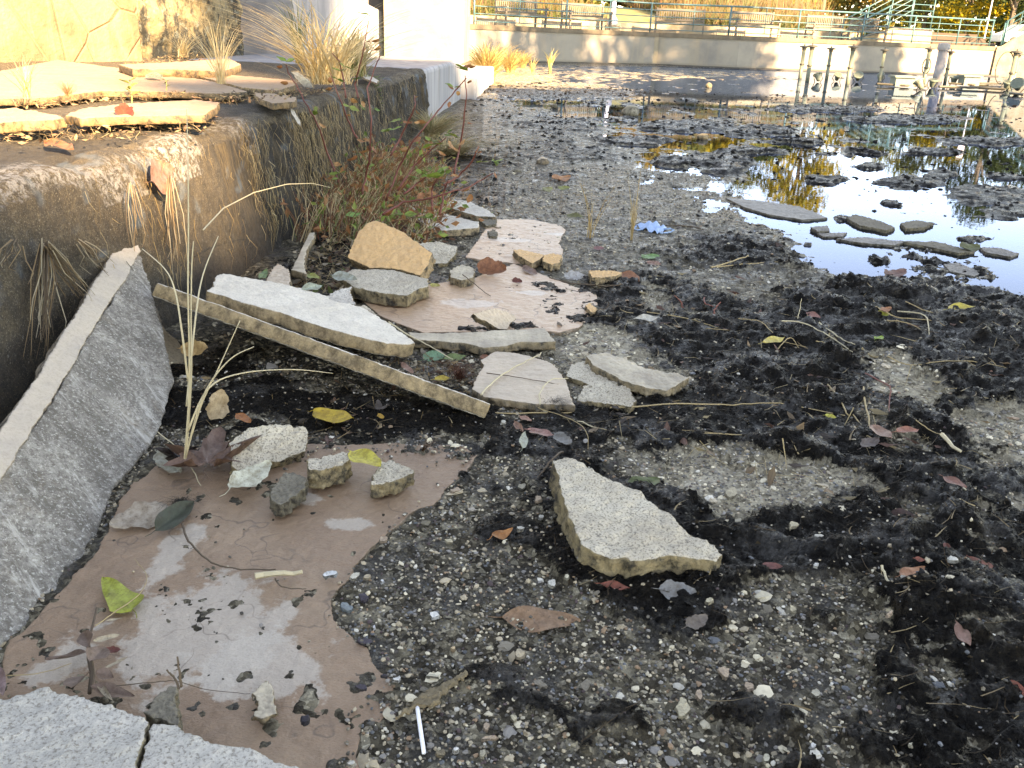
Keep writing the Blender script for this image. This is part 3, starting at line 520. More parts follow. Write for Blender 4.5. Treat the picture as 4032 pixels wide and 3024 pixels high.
sxx=q.n('ShaderNodeSeparateXYZ'); q.l(q.oc,sxx.inputs[0]); c=q.mix(q.ramp(q.ma('ADD',sxx.outputs[2],q.ma('MULTIPLY',q.noise(2,4),.12)),[(.1,.85),(.2,0.)]),c,(.2,.17,.13)); WALLM=q.done(c,.8,q.bump(q.noise(5,5),.2,.02))
q=N('coping_concrete'); c=q.mix(q.ramp(q.noise(2.5,6,.65,q.mapv((1,1,.4))),[(.38,0.),(.62,1.)]),(.17,.13,.09),(.09,.07,.05)); COPM=q.done(c,.8)
def strip(name,off0,off1,z0,z1,mat,label,cat,kind=None,parent=None,P=None):
    P=P or WP; m_=MB(); vs=[]
    for i,p in enumerate(P):
        e=P[min(i+1,len(P)-1)]-P[max(i-1,0)]; e=e/np.linalg.norm(e); n_=np.array([-e[1],e[0]])
        a=p+n_*off0; b_=p+n_*off1; vs+=[(a[0],a[1],z0),(b_[0],b_[1],z0),(b_[0],b_[1],z1),(a[0],a[1],z1)]
    fs=[]
    for i in range(len(P)-1):
        for k in range(4): fs.append((4*i+k,4*i+(k+1)%4,4*i+4+(k+1)%4,4*i+4+k))
    fs+=[(3,2,1,0),tuple(4*(len(P)-1)+k for k in range(4))]; m_.add(vs,fs); o=m_.build(name,mat,parent); return tag(o,label,cat,kind=kind)
bw=strip('basin_wall',0,.3,-.2,TZ-.16,WALLM,'long pale concrete basin wall under the blue railing, dappled by tree shade','wall')
strip('coping',-.04,.42,TZ-.158,TZ,COPM,None,None,parent=bw)
strip('footing',-.32,-.002,-.15,.05,plain('dark_footing',(.07,.06,.05),.6,.4,3),None,None,parent=bw)
p_,e_=wall_at(2580); j=MB(); n_=Vector((e_[1],-e_[0],0)); pj=Vector((p_[0],p_[1],0)); j.add([pj+n_*.02+Vector((-.03,0,0)),pj+n_*.02+Vector((.13,0,0)),pj+n_*.02+Vector((.13,0,TZ-.17)),pj+n_*.02+Vector((-.03,0,TZ-.17))],[(0,1,2,3)]); j.build('joint_strip',plain('joint_filler',(.3,.25,.18),.8),bw)
q=N('terrace_paving'); br=q.n('ShaderNodeTexBrick'); q.l(q.oc,br.inputs[0]); br.inputs['Scale'].default_value=3.5; br.inputs['Color1'].default_value=(.42,.2,.1,1); br.inputs['Color2'].default_value=(.34,.17,.09,1); br.inputs['Mortar'].default_value=(.3,.24,.18,1); PAVM=q.done(br.outputs[0],.8)
PV=WP[:]+[WP[-1]+np.array([14,2.])]
strip('terrace_pavement',.42,60,TZ-1.3,TZ-.02,PAVM,None,None,'structure',P=PV)
strip('planter_wall',2.6,2.85,TZ-.03,TZ+.33,PILL,'low pale planter wall running behind the benches','wall',P=WP[:-1]+[wall_at(3560)[0][:2]])
q=N('planting_soil'); SOILM=q.done(q.mix(q.ramp(q.noise(3,5),[(.4,0.),(.6,1.)]),(.2,.16,.08),(.13,.14,.05)),.9)
# rising bank
def bank():
    m_=MB(); P=WP[:-1]+[wall_at(3580)[0][:2]]; vs=[];fs=[]; offs=[(2.86,.25),(5,.55),(9,1.),(16,1.3)]
    for i,p in enumerate(P):
        e=P[min(i+1,len(P)-1)]-P[max(i-1,0)]; e=e/np.linalg.norm(e); n_=np.array([-e[1],e[0]])
        for o_,z in offs: a=p+n_*o_; vs.append((a[0],a[1],TZ+z))
    for i in range(len(P)-1):
        for k in range(3): fs.append((4*i+k,4*i+4+k,4*i+5+k,4*i+1+k))
    m_.add(vs,fs); tag(m_.build('planted_bank',SOILM),kind='structure')
bank()
# railing
def railing(name,P,label,posts_main,posts_thin,top_h=1.02,rails=(.1,.33,.56,.79),z_fn=None,group=None):
    e=empty(name,(float(P[0][0]),float(P[0][1]),float(P[0][2])),label,'railing',group)
    def part(n_,pts,r_,k=8):
        m_=MB(); m_.tube([Vector(p)-e.location for p in pts],r_,k); m_.build(n_,TEAL,e,True)
    up=Vector((0,0,1)); part('top_rail',[Vector(p)+up*top_h for p in P],.032)
    for h_ in rails: part('rail',[Vector(p)+up*h_ for p in P],.017)
    for p in posts_main: part('post',[Vector(p),Vector(p)+up*top_h],.03)
    for p in posts_thin: part('baluster',[Vector(p)+up*rails[0],Vector(p)+up*top_h],.014)
    return e
A=lambda px:wall_at(px,TZ,.16)[0]
railing('railing',[A(x) for x in (1877,2000,2187,2400,2582,2750,2900,3150,3357,3600,3800,3915)],'long teal blue metal railing on top of the basin wall',[A(x) for x in (1877,2236,2567,2868,3147,3403,3603,3781,3912)],[A(x) for x in (2055,2405,2725,3015,3275,3500,3700,3860)])
railing('railing',[A(x) for x in (1835,1862)],'short teal railing end just left of the gap beside the sunlit pillar',[A(1858)],[])
# benches
def bench():
    e=empty('park_bench',(0,0,0)); L=1.85; H=.9
    m_=MB(); [m_.box((-L/2,-.02+i*.075-.28,.42),(L/2,.04+i*.075-.28,.445)) for i in range(7)]; m_.box((-L/2,-.32,.36),(L/2,-.29,.44)); m_.build('seat',WOOD,e)
    m_=MB(); m_.box((-L/2,.265,.82),(L/2,.30,.92)); m_.box((-L/2,.245,.47),(L/2,.275,.54))
    for i in range(19): x=-L/2+.09+i*(L-.18)/18; m_.box((x-.022,.262,.53),(x+.022,.278,.83))
    m_.build('backrest',WOOD,e)
    for s in (-1,1):
        x=s*L/2; m_=MB(); m_.box((x-.035,-.38,.62),(x+.035,.25,.655)); m_.lathe([(.001,-.04),(.035,-.04),(.035,.04),(.001,.04)],(x,-.36,.635),10,Matrix.Rotation(PI/2,3,'Y')); m_.build('armrest',WOOD,e)
        m_=MB(); m_.box((x-.03,-.33,0),(x+.03,-.27,.62)); m_.build('leg',WOOD,e)
        m_=MB(); m_.box((x-.03,.24,0),(x+.03,.30,.95)); m_.build('leg',WOOD,e)
        m_=MB(); m_.box((x-.02,-.3,.34),(x+.02,.27,.4)); m_.box((x-.018,-.3,.12),(x+.018,.27,.16)); m_.build('side_rail',WOOD,e)
    return e
bl=['grey slatted bench at the left end of the row, in shade','second shaded slatted bench, just left of the lamp post','slatted bench just right of the lamp post','sunlit slatted bench in the middle of the railing','sunlit slatted bench, second from the stairs','sunlit slatted bench nearest the stairs']
bp_=bench()
for i,(px,of) in enumerate([(2122,1.0),(2368,1.0),(2672,1.0),(3018,1.0),(3315,1.05),(3482,1.05)]):
    o=bp_ if i==0 else copy_tree(bp_); p,e_=wall_at(px,TZ-.02,of); o.location=p; o.rotation_euler=(0,0,math.atan2(e_[1],e_[0])-.04); tag(o,bl[i],'bench','slatted benches behind the railing')
    if i==5: o.scale=(.72,1,1)
    if i==4: o.scale=(.86,1,1)
# lamp post
p,e_=wall_at(2512,TZ-.02,1.6); e=empty('lamp_post',p,'pale grey lamp post with wide collar between two benches','lamp post')
MB().box((-.28,-.28,0),(.28,.28,.22)).build('pedestal',PILL,e); MB().lathe([(.2,.22),(.2,.42),(.14,.48),(.1,.55),(.085,1.2),(.075,4.2)],n=20).build('post',LAMPM,e,True); MB().lathe([(.05,4.2),(.26,4.3),(.26,4.36),(.05,4.6)],n=20).build('lamp_head',LAMPM,e,True)
# stairs on the right
s0,e_=wall_at(3640,TZ-.02,.9); s1,_=wall_at(3935,TZ-.02,.9); sd_=Vector((*(s1-s0)[:2],0)).normalized(); sn=Vector((-sd_.y,sd_.x,0)); W_=(Vector(s1)-Vector(s0)).length+1.2
STEPM=plain('dark_step_stone',(.06,.035,.02),.6,.35,4); e=empty('stairs',s0,'broad dark brown steps rising behind the right end of the railing','stairs')
for i in range(3):
    rot=Matrix([[sd_.x,sn.x,0],[sd_.y,sn.y,0],[0,0,1]]); m_=MB(); m_.box((-.6+i*.5,.35+i*.55,.004+i*.17),(W_,.35+(i+1)*.55+.03,(i+1)*.17),rot); m_.build('step',STEPM,e)
m_=MB(); m_.add([rot@Vector(p)+Vector((0,0,0)) for p in [(-2.6,.2,0),(-.2,.2,0),(-.2,.6,0),(-2.6,.6,0),(-2.6,.2,.06),(-.2,.2,.62),(-.2,.6,.62),(-2.6,.6,.06)]],[(3,2,1,0),(4,5,6,7),(0,1,5,4),(1,2,6,5),(2,3,7,6),(3,0,4,7)]); m_.add([rot@Vector(p) for p in [(-.197,.2,0),(1.4,.2,0),(1.4,.6,0),(-.197,.6,0),(-.197,.2,.62),(1.4,.2,.62),(1.4,.6,.62),(-.197,.6,.62)]],[(3,2,1,0),(4,5,6,7),(0,1,5,4),(1,2,6,5),(2,3,7,6),(3,0,4,7)]); m_.build('cheek_wall',PILL,e)
def rw(x,y,z): return Vector(s0)+rot@Vector((x,y,z))
for lb,yy in (('teal stair handrail climbing right behind the benches, nearer of the pair',.25),('teal stair handrail climbing right behind the benches, farther of the pair',1.5)):
    P=[rw(-2.2,yy,.0),rw(.2,yy,1.15),rw(1.3,yy,1.15)]; ee=empty('handrail',P[0],lb,'handrail')
    def pt(n_,pts,r_): MB().tube([v-ee.location for v in pts],r_,8).build(n_,TEAL,ee,True)
    for k,h_ in enumerate((.25,.48,.7,.92)): pt('top_rail' if k==3 else 'rail',[v+Vector((0,0,h_-.1)) for v in P],.028 if k==3 else .016)
    for t_ in (P[0],P[0].lerp(P[1],.5),P[1],P[2]): pt('post',[t_-Vector((0,0,.05 if t_==P[0] else .6)),t_+Vector((0,0,.82))],.026)
# bright parapet wall at far right, rising towards the viewer
pa_,_=wall_at(3918); a=Vector((pa_[0]+.15,pa_[1]-.05,0)); d=Vector((.9,-.42,0)).normalized(); nrm=Vector((.42,.9,0)).normalized()*.45
m_=MB(); L1=1.2; L2=9
pts=[(0,TZ),(.15,TZ+.03),(2.1,TZ+1.5),(L2,TZ+1.6)]
vs=[]; 
for x_,z_ in pts:
    p=a+d*x_; vs+=[p+Vector((0,0,-.2)),p+nrm+Vector((0,0,-.2)),p+nrm+Vector((0,0,z_)),p+Vector((0,0,z_))]
fs=[]
for i in range(3):
    for k in range(4): fs.append((4*i+k,4*i+4+k,4*i+4+(k+1)%4,4*i+(k+1)%4))
fs+=[(0,1,2,3),(15,14,13,12)]; m_.add(vs,fs); tag(m_.build('stair_parapet',PILL),'sunlit pale parapet wall rising to the right edge beyond the pipes','wall')
P=[a+d*x_+nrm*.5+Vector((0,0,z_)) for x_,z_ in ((.12,TZ),(.2,TZ+.08),(2.1,TZ+1.5),(6,TZ+1.6))]
railing('railing',P,'teal railing climbing the bright parapet at the right edge',[P[0],P[1],P[1].lerp(P[2],.5),P[2]],[P[0].lerp(P[1],.5),P[1].lerp(P[2],.25)],.95,(.1,.3,.52,.73))
# sign, road, lawn, car, trees beyond
tag(MB().box((6,60,-.2),(70,62.5,1.25)).build('road',plain('asphalt_far',(.12,.12,.13),.8)),kind='structure')
tag(MB().box((-40,55,-.3),(90,59.9,1.2)).build('lawn',plain('lawn_grass',(.14,.17,.05),.9,.4,3)),kind='structure')
tag(MB().box((-90,62.6,-.3),(140,160,1.2)).build('park_ground',plain('park_grass',(.12,.13,.05),.9,.4,1)),kind='structure')
ps=V(3893,70,57); e=empty('road_sign',(ps[0],57,1.2),'small pale sign on a grey post beyond the stairs','sign'); MB().tube([(0,0,0),(0,0,4.)],.045,8).build('post',LAMPM,e)
sg=bevelbox('sign_plate',[(-.2,-.07),(.2,-.07),(.2,-.045),(-.2,-.045)],3.1,4.0,plain('pink_sign_plate',(.62,.5,.5),.5,.08),.008,parent=e)
pc_=V(4060,112,61); e=empty('parked_car',(pc_[0],61.,1.25),'white parked car glimpsed between the two railings at right','car')
bm=bmesh.new(); prof_=[(-2.1,.35),(-2.1,.75),(-1.5,.95),(-.9,1.4),(.7,1.4),(1.3,.98),(2.1,.85),(2.15,.35)]
f=bm.faces.new([bm.verts.new((x_,-.8,z_)) for x_,z_ in prof_]); r_=bmesh.ops.extrude_face_region(bm,geom=[f]); bmesh.ops.translate(bm,verts=[v for v in r_['geom'] if isinstance(v,bmesh.types.BMVert)],vec=(0,1.6,0)); bmesh.ops.recalc_face_normals(bm,faces=bm.faces); bmesh.ops.bevel(bm,geom=list(bm.edges),offset=.06,segments=2,affect='EDGES'); me=bpy.data.meshes.new('body'); bm.to_mesh(me); me.materials.append(WHITEC); link('body',me,e)
for x_ in (-1.3,1.35):
    for y_ in (-.82,.62): MB().lathe([(.02,0),(.2,0),(.33,.0),(.33,.2),(.02,.2)],(x_,y_,.33),18,Matrix.Rotation(-PI/2,3,'X')).build('wheel',RUB,e)
m_=MB(); m_.add([(-1.3,-.812,.98),(-.85,-.812,1.32),(.65,-.812,1.32),(1.1,-.812,.98)],[(0,1,2,3)]); m_.build('window',GLASSD,e)
def tt(px,Y,h,cr,cols,label,n=3500,s=.14,**k):
    p=V(px,100,Y); return tree(p[0],Y,1.15,h+.7,cr,cols,label,n=n,s=s,group='trees beyond the terrace',**k)
tt(3230,62,8.3,2.9,YE,'bright yellow autumn tree beyond the terrace, mirrored in the water',n=5000)
tt(2980,66,7.2,2.6,OL,'olive green tree left of the yellow autumn tree',n=4000)
tt(2600,64,5.8,2.8,OR,'low russet tree beyond the lamp post',n=4000)
tt(2250,60,6.2,3.0,OL,'olive tree beyond the left benches',n=4000)
tt(1930,58,5.8,3.0,GR,'dark green tree beside the bright pillar',n=4000)
tt(3640,70,6.6,3.0,OL,'yellow green tree beyond the stair handrail',n=5000,bare=.1)
tt(3810,66,5.2,2.6,YE,'small yellowish tree left of the road sign',n=4000,bare=.05)
tt(3980,64,9.,3.2,GR,'dense green tree right of the road sign',n=6000,bare=.08)
tt(4130,72,8.,3.4,GR,'dark green tree at the far right edge',n=4000,bare=.08)
tt(3420,76,4.6,3.2,OL,'low dull green tree beyond the middle benches',n=4000,bare=.05)
tt(3080,84,5.,3.6,OR,'low orange brown tree far beyond the benches',n=3000,bare=.05)
for i,(px,of,h_,c_) in enumerate([(1900,13,2.6,GR),(2080,14,2.4,OL),(2260,13,2.6,OR),(2450,14,2.5,OL),(2640,13,2.6,OR),(2830,14,2.6,OL),(3010,13,2.4,OR),(3190,14,2.6,OR),(3370,13,2.8,OL),(3540,12,2.9,YE),(3700,14,3.4,OL),(3860,15,3.6,OL),(4010,16,4.4,GR),(4150,17,4.,GR)]):
    p_,_e=wall_at(px,0,of); q_=tree(p_[0],p_[1],2.2 if px<3600 else 1.4,h_,2.3,c_,['dark shrub nearest the bright pillar beyond the benches','olive shrub beyond the left bench','russet shrub beyond the second bench','olive shrub beyond the lamp post','russet shrub beyond the third bench','olive shrub left of the middle bench','russet shrub beyond the middle bench','orange brown shrub right of the middle bench','dull olive shrub beyond the fifth bench','yellowish shrub behind the last bench','olive shrub behind the stair handrail','broad olive shrub left of the small sign','tall green shrub right of the small sign','dark green shrub at the right edge above the parapet'][i],'shrub',6500,.14,10,.0,'shrub','shrubs behind the terrace')
m_=MB()
for _ in range(16000):
    px=rng.uniform(1800,4700); Y=rng.uniform(74,86); p=V(px,100,Y); top_=5.2+1.6*math.sin(px*.004)+1.1*math.sin(px*.013+1); zz_=rng.uniform(1.6,top_); s_=rng.uniform(.15,.4)
    a=Vector(rng.normal(0,1,3)).normalized(); b_=a.cross(Vector(rng.normal(0,1,3))).normalized(); q_=Vector((p[0],Y,zz_)); k=rng.uniform(.6,1.3)
    cl=(YE if math.sin(px*.006+2)>.55 else OL if math.sin(px*.009)>0 else GR if px>3600 else OR)[rng.integers(3)]; m_.add([q_-a*s_,q_-b_*s_*.6,q_+a*s_,q_+b_*s_*.6],[(0,1,2,3)],tuple(v*k for v in cl))
tag(m_.build('far_wood',VCT),kind='stuff')
# ornamental grasses on the bank
def tuft(name,base,h,n,spread,w,cols,label=None,cat='grass clump',group=None,lean=(0,0),kind=None,parent=None,seg=6,stem_tip=False,droop=.55):
    m_=MB()
    for _ in range(n):
        a=rng.uniform(0,2*PI); k=rng.uniform(.15,1)*spread; hh=h*rng.uniform(.45,1.05); dx=math.cos(a)*k+lean[0]*rng.uniform(.4,1.2); dy=math.sin(a)*k+lean[1]*rng.uniform(.4,1.2)
        b0=Vector((rng.normal(0,.05)*spread,rng.normal(0,.05)*spread,0)); pts=[]
        for i in range(seg+1):
            t=i/seg; pts.append(b0+Vector((dx*t**1.5,dy*t**1.5,hh*(t-droop*.5*t**3)))+Vector(rng.normal(0,.004,3))*t)
        cl=cols[rng.integers(len(cols))]; kk=rng.uniform(.75,1.2); m_.ribbon(pts,w*rng.uniform(.6,1.2),(-dy/(k+1e-3)*.5+.6,dx/(k+1e-3)*.5,0),tuple(x*kk for x in cl))
    o=m_.build(name,VC,parent); o.location=base; return tag(o,label,cat if label else None,group,kind)
SG=[(.22,.14,.06),(.17,.1,.045),(.27,.18,.085),(.12,.11,.04)]; SGG=[(.08,.1,.03),(.12,.11,.035),(.18,.13,.055)]
m_=MB()
for _ in range(15000):
    px=rng.uniform(1850,3590); of=rng.uniform(3.0,12); p,_e=wall_at(px,0,of); h_=rng.uniform(.5,1.5)*(1.3 if of>5 else .7); z=TZ+.25+(of-2.9)*.12; green=math.sin(px*.013)+math.sin(px*.031+of)<-.3 or (of<3.8)
    a=rng.uniform(0,2*PI); k=rng.uniform(.05,.5); pts=[(p[0]+math.cos(a)*k*t**1.6,p[1]+math.sin(a)*k*t**1.6,z+h_*(t-.2*t**3)) for t in (0,.35,.7,1)]
    cl=(SGG if green else SG)[rng.integers(3)]; m_.ribbon(pts,.022 if rng.random()<.8 else .05,(1,0,0),tuple(x*rng.uniform(.7,1.2) for x in cl))
tag(m_.build('ornamental_grasses',VC),kind='stuff')
m_=MB()
for _ in range(4500):
    px=rng.uniform(1850,3620); of=rng.uniform(2.9,4.2); p,_e=wall_at(px,0,of); leafcloud(m_,(p[0],p[1],TZ+.3+rng.uniform(0,.3)),.1,.1,.1,1,.05,GR+[(.2,.2,.08)])
tag(m_.build('ground_cover',VCT),kind='stuff')

# ---------------------------------------------------------------- slabs and broken stones
def plane3(a,b,c):
    P=[np.array(G(*a)) if len(a)==3 and not isinstance(a,np.ndarray) else np.array(a),np.array(G(*b)) if not isinstance(b,np.ndarray) else b,np.array(G(*c)) if not isinstance(c,np.ndarray) else c]
    n_=np.cross(P[1]-P[0],P[2]-P[0]); n_=n_/np.linalg.norm(n_)
    if n_@(_C-P[0])<0: n_=-n_
    return P[0],n_
def hitp(px,py,pl): d=ray(px,py); p,n_=pl; return _C+d*(((p-_C)@n_)/(d@n_))
def slab(name,label,cat,outline,thick,mat,z=None,pl=None,vox=None,disp=.004,group=None,jit=.0025,xdir=None,kind=None,warp=0.):
    if pl is None: pl=(np.array([0,0,z]),np.array([0,0,1.]))
    P=[hitp(x,y,pl) for x,y in outline]; n_=Vector(pl[1]); c=Vector(np.mean(P,0))
    xa=Vector(P[1]-P[0]) if xdir is None else Vector(xdir); xa=(xa-n_*xa.dot(n_)).normalized(); ya=n_.cross(xa)
    L=[((Vector(p)-c).dot(xa),(Vector(p)-c).dot(ya)) for p in P]
    area=sum(L[i][0]*L[(i+1)%len(L)][1]-L[(i+1)%len(L)][0]*L[i][1] for i in range(len(L)))/2
    if area<0: L=L[::-1]
    size=max(max(a for a,b_ in L)-min(a for a,b_ in L),max(b_ for a,b_ in L)-min(b_ for a,b_ in L))
    step=max(.006,size/45); Q=[]
    for i in range(len(L)):
        a=Vector(L[i]); b_=Vector(L[(i+1)%len(L)]); k=max(1,int((b_-a).length/step)); d=(b_-a).normalized(); nn=Vector((d.y,-d.x)); off=0
        for j in range(k):
            off=off*.82+rng.normal(0,jit*.45)*(1 if j else .3); Q.append(a.lerp(b_,j/k)+nn*off)
    bm=bmesh.new(); vt=[bm.verts.new((p.x,p.y,0)) for p in Q]; f=bm.faces.new(vt); r_=bmesh.ops.extrude_face_region(bm,geom=[f]); low=[v for v in r_['geom'] if isinstance(v,bmesh.types.BMVert)]
    for v in low: v.co.z=-thick; v.co.x+=rng.normal(0,jit); v.co.y+=rng.normal(0,jit)
    bmesh.ops.recalc_face_normals(bm,faces=bm.faces); me=bpy.data.meshes.new(name); bm.to_mesh(me); bm.free(); me.materials.append(mat)
    o=link(name,me); mw=Matrix((xa,ya,n_)).transposed().to_4x4(); mw.translation=c; o.matrix_world=mw
    v=vox or max(.0022,min(thick/4,size/110)); r_=o.modifiers.new('remesh','REMESH'); r_.mode='VOXEL'; r_.voxel_size=v; r_.use_smooth_shade=True
    tx=bpy.data.textures.new(name,'CLOUDS'); tx.noise_scale=min(.045,max(.012,size*.07)); tx.noise_depth=4
    d=o.modifiers.new('d','DISPLACE'); d.texture=tx; d.strength=disp*2.6; d.texture_coords='GLOBAL'
    t2=bpy.data.textures.new(name,'CLOUDS'); t2.noise_scale=max(.006,v*2.6); t2.noise_depth=2; d2=o.modifiers.new('d2','DISPLACE'); d2.texture=t2; d2.strength=min(v*.9,.0035); d2.texture_coords='GLOBAL'
    return tag(o,label,cat,group,kind)
f_=slab('flagstone','large flat brown flagstone with pale dried patches in the left foreground','flagstone',[ZE(1060,640),ZE(1500,560),ZC(540,590),ZC(1060,600),ZC(1155,670),ZC(1090,790),ZC(940,900),ZC(860,1000),ZC(700,1060),ZC(560,1180),ZC(440,1290),ZC(330,1420),(1330,2330),(1320,2440),(1400,2520),(1450,2560),(1500,2640),(1560,2680),(1540,2790),(1430,2890),(1400,2980),(1370,3180),(0,3250),(-150,2900),(10,2610),(430,2080),(520,1900)],.03,S_floor,z=.014,disp=.0022,xdir=(1,0,0),vox=.004,jit=.009)
o=slab('flagstone','large wet pink flagstone lying flat beyond the broken plates','flagstone',[ZG(690,790),ZG(1120,700),ZG(1450,650),ZG(1700,560),(2300,1140),(2350,1160),(2350,1220),(2280,1290),(2200,1310),ZG(1900,1000),ZG(1100,1010),ZG(820,900)],.03,S_pink,z=.02,disp=.002,xdir=(1,0,0),vox=.005)
slab('flagstone','flaking buff flagstone flush with the gravel, beyond the two small tan chunks','flagstone',[ZG(1380,520),ZG(1560,270),ZG(1800,270),ZG(2000,310),(2230,905),(2200,960),ZG(2020,470),ZG(2020,560),ZG(1700,560)],.03,S_pink,z=.018,disp=.003,xdir=(1,0,0),vox=.006)
# leaning slabs
lp=plane3((60,2560,0),(430,2080,0),X(500,945,edge_x(2.5,.4)+.0))
slab('leaning_slab','tall grey slab leaning against the ledge at the left edge, with a pale broken upper rim','stone slab',[(525,1000),(560,1005),ZN(0,160),ZN(40,250),ZN(65,300),(625,1250),(665,1400),(690,1500),(655,1620),ZE(1060,420),ZE(1000,560),ZE(750,850),ZE(700,1000),ZE(650,1150),ZE(480,1400),ZE(300,1650),(30,2590),(-150,2780),(-400,2500),(-300,2020),(10,1850),(150,1650),(290,1430),(390,1250),(460,1120),(500,1030)],.085,S_lean,pl=lp,disp=.0025,vox=.0075,jit=.004)
lp2=(lp[0]-lp[1]*.07,lp[1]+np.array([0,-.0,0])); lp2=(lp2[0],lp2[1]/np.linalg.norm(lp2[1]))
slab('leaning_slab','brown stained slab fragment propped behind the tall grey slab','stone slab',[(590,1200),ZN(95,450),ZN(160,600),ZN(235,660),ZN(300,760),(790,1480),(810,1600),(760,1680),(690,1720),(620,1700),(560,1500)],.03,S_leanb,pl=lp2,disp=.007,vox=.006)
ls_=bpy.data.objects['leaning_slab']; lpr=(lp[0]+lp[1]*.006,lp[1])
rim=slab('broken_rim','pale beige broken rim','x',[(478,948),(540,952),(556,990),(516,1060),(440,1180),(368,1300),(268,1470),(150,1660),(55,1815),(0,1900),(-110,2060),(-120,1900),(0,1690),(130,1500),(240,1320),(330,1180),(380,1090),(430,1010)],.05,stone('pale_rim_stone',(.5,.42,.34),(.42,.36,.31),(.36,.29,.22),speck=.15,spscale=150,grain=.6,darkedge=.12),pl=lpr,disp=.0025,vox=.006,jit=.0025)
del rim['category']; mw_=rim.matrix_world.copy(); rim.parent=ls_; rim.matrix_parent_inverse=ls_.matrix_world.inverted(); rim.matrix_world=mw_
# big plate seen edge on
T0=np.array(X(615,1112,-1.04)); T1=np.array(G(1935,1592,.062)); back=np.array([.05,.28,-.145]);
pn=np.cross(T1-T0,back); pn/=np.linalg.norm(pn); 
if pn[2]<0: pn=-pn
def plate(name,label,P,n_,thick,mat,disp,**k):
    # outline given in metres
    c=np.mean(P,0); xa=P[1]-P[0]; xa/=np.linalg.norm(xa); o=slab(name,label,'stone slab',[PROJ(np.array([p]))for p in P] and [tuple(float(v[0]) for v in PROJ(np.array([p]))) for p in P],thick,mat,pl=(P[0],n_),disp=disp,**k); return o
e1=T1-T0
P=[T0,T0+e1*.12,T0+e1*.3,T0+e1*.5,T0+e1*.75,T1,T1+back*.25-e1*.03,T1+back*.7-e1*.22,T0+e1*.5+back,T0+e1*.15+back*.95,T0+back*.6-e1*.02,T0+back*.2-e1*.012]
S_plate=stone('plate_mortar_back',(.72,.66,.57),(.6,.54,.46),(.42,.3,.17),dark=(.13,.09,.05),speck=.25,spscale=170,grain=.9,darkedge=.05)
plate('tilted_plate','long plate seen edge on, propped between ledge and gravel over a dark hollow',P,pn,.04,S_plate,.003,vox=.0055,jit=.0018)
# second plate, white mortar side up
def z3(px,py,z): return np.array(G(px,py,z))
A0=T0+back*.35+pn*.004
pl2=(z3(940,1185,.27),None); a_=z3(820,1130,.185); b_=z3(1625,1345,.075); c_=z3(960,1082,.165)
n2_=np.cross(b_-a_,c_-a_); n2_/=np.linalg.norm(n2_); n2_=n2_ if n2_[2]>0 else -n2_
slab('tilted_plate','thick plate with white granular mortar face, lying on the long edge-on plate','stone slab',[ZN(430,340),ZN(480,300),ZN(500,230),ZN(545,215),ZN(680,240),ZN(860,265),ZN(1040,310),ZN(1265,375),ZG(500,790),ZG(740,860),ZG(940,990),ZG(1055,1080),ZG(1000,1090),ZG(870,1080),ZG(640,1030),ZG(420,965),ZG(180,880),ZN(700,420),ZN(560,370)],.042,S_plate,pl=(a_,n2_),disp=.004,jit=.003)
# rubble stones: name, label, outline, thickness, material, plane or z
def tri(a,b,c): return plane3(a,b,c)
slab('broken_slab','rounded tan stone slab tilted up on top of a white slab','stone slab',[ZG(610,520),ZG(680,350),ZG(750,290),ZG(800,278),ZG(860,300),ZG(1000,370),ZG(1080,430),ZG(1165,490),ZG(1140,570),ZG(1085,640),ZG(1000,615),ZG(960,600),ZG(850,590),ZG(770,590),ZG(690,555)],.045,S_tan,pl=tri((1370,1010,.085),(1655,1085,.07),(1480,870,.2)),disp=.005)
slab('broken_slab','white topped slab with dark mossy front edge under the tan stone','stone slab',[ZG(550,640),ZG(640,600),ZG(740,600),ZG(900,600),ZG(1140,660),ZG(1140,710),ZG(1080,725),ZG(1000,770),ZG(820,750),ZG(650,715)],.045,S_speck,z=.07,disp=.004)
slab('broken_slab','small pale speckled slab leaning behind the tan stone','stone slab',[ZG(1070,430),ZG(1200,415),ZG(1330,450),ZG(1320,500),ZG(1260,560),ZG(1160,560),ZG(1165,490)],.035,S_speck,pl=tri((1700,970,.06),(1790,980,.05),(1740,1030,.03)))
slab('broken_slab','long thin buff slab lying across in front of the pink flagstone','stone slab',[ZG(1000,1010),ZG(1250,1015),ZG(1530,1000),ZG(1905,980),ZG(1970,1070),ZG(1860,1075),ZG(1750,1070),ZG(1620,1105),ZG(1500,1110),ZG(1380,1080),ZG(1200,1065),ZG(1040,1055)],.028,S_creamdirt,z=.048,disp=.003)
slab('broken_slab','small grey wedge of stone standing on the pink flagstone, hollow underneath','stone slab',[ZG(1430,890),ZG(1520,860),ZG(1570,850),ZG(1700,890),ZG(1710,920),ZG(1650,990),ZG(1600,988),ZG(1500,930),ZG(1440,895)],.024,S_cream,pl=tri((1870,1240,.085),(2030,1250,.05),(1990,1295,.03)),disp=.003)
slab('broken_slab','smooth cream slab with a curved right side lying at the foot of the long plate','stone slab',[ZG(1500,1230),ZG(1480,1190),ZG(1590,1130),ZG(1800,1160),ZG(1920,1200),ZG(1990,1250),ZG(2050,1340),ZG(2100,1490),ZG(1850,1480),ZG(1500,1430),ZG(1420,1380),ZG(1450,1300)],.022,S_cream,z=.04,disp=.002)
slab('broken_slab','weathered cream slab with a flaked dark lower edge, right of the cream slab','stone slab',[ZH(130,965),ZH(230,952),ZH(330,990),ZH(430,1030),ZH(560,1050),ZH(620,1075),ZH(520,1130),ZH(420,1120),ZH(300,1085),ZH(240,1050),ZH(160,1010)],.026,S_creamdirt,z=.05,disp=.004)
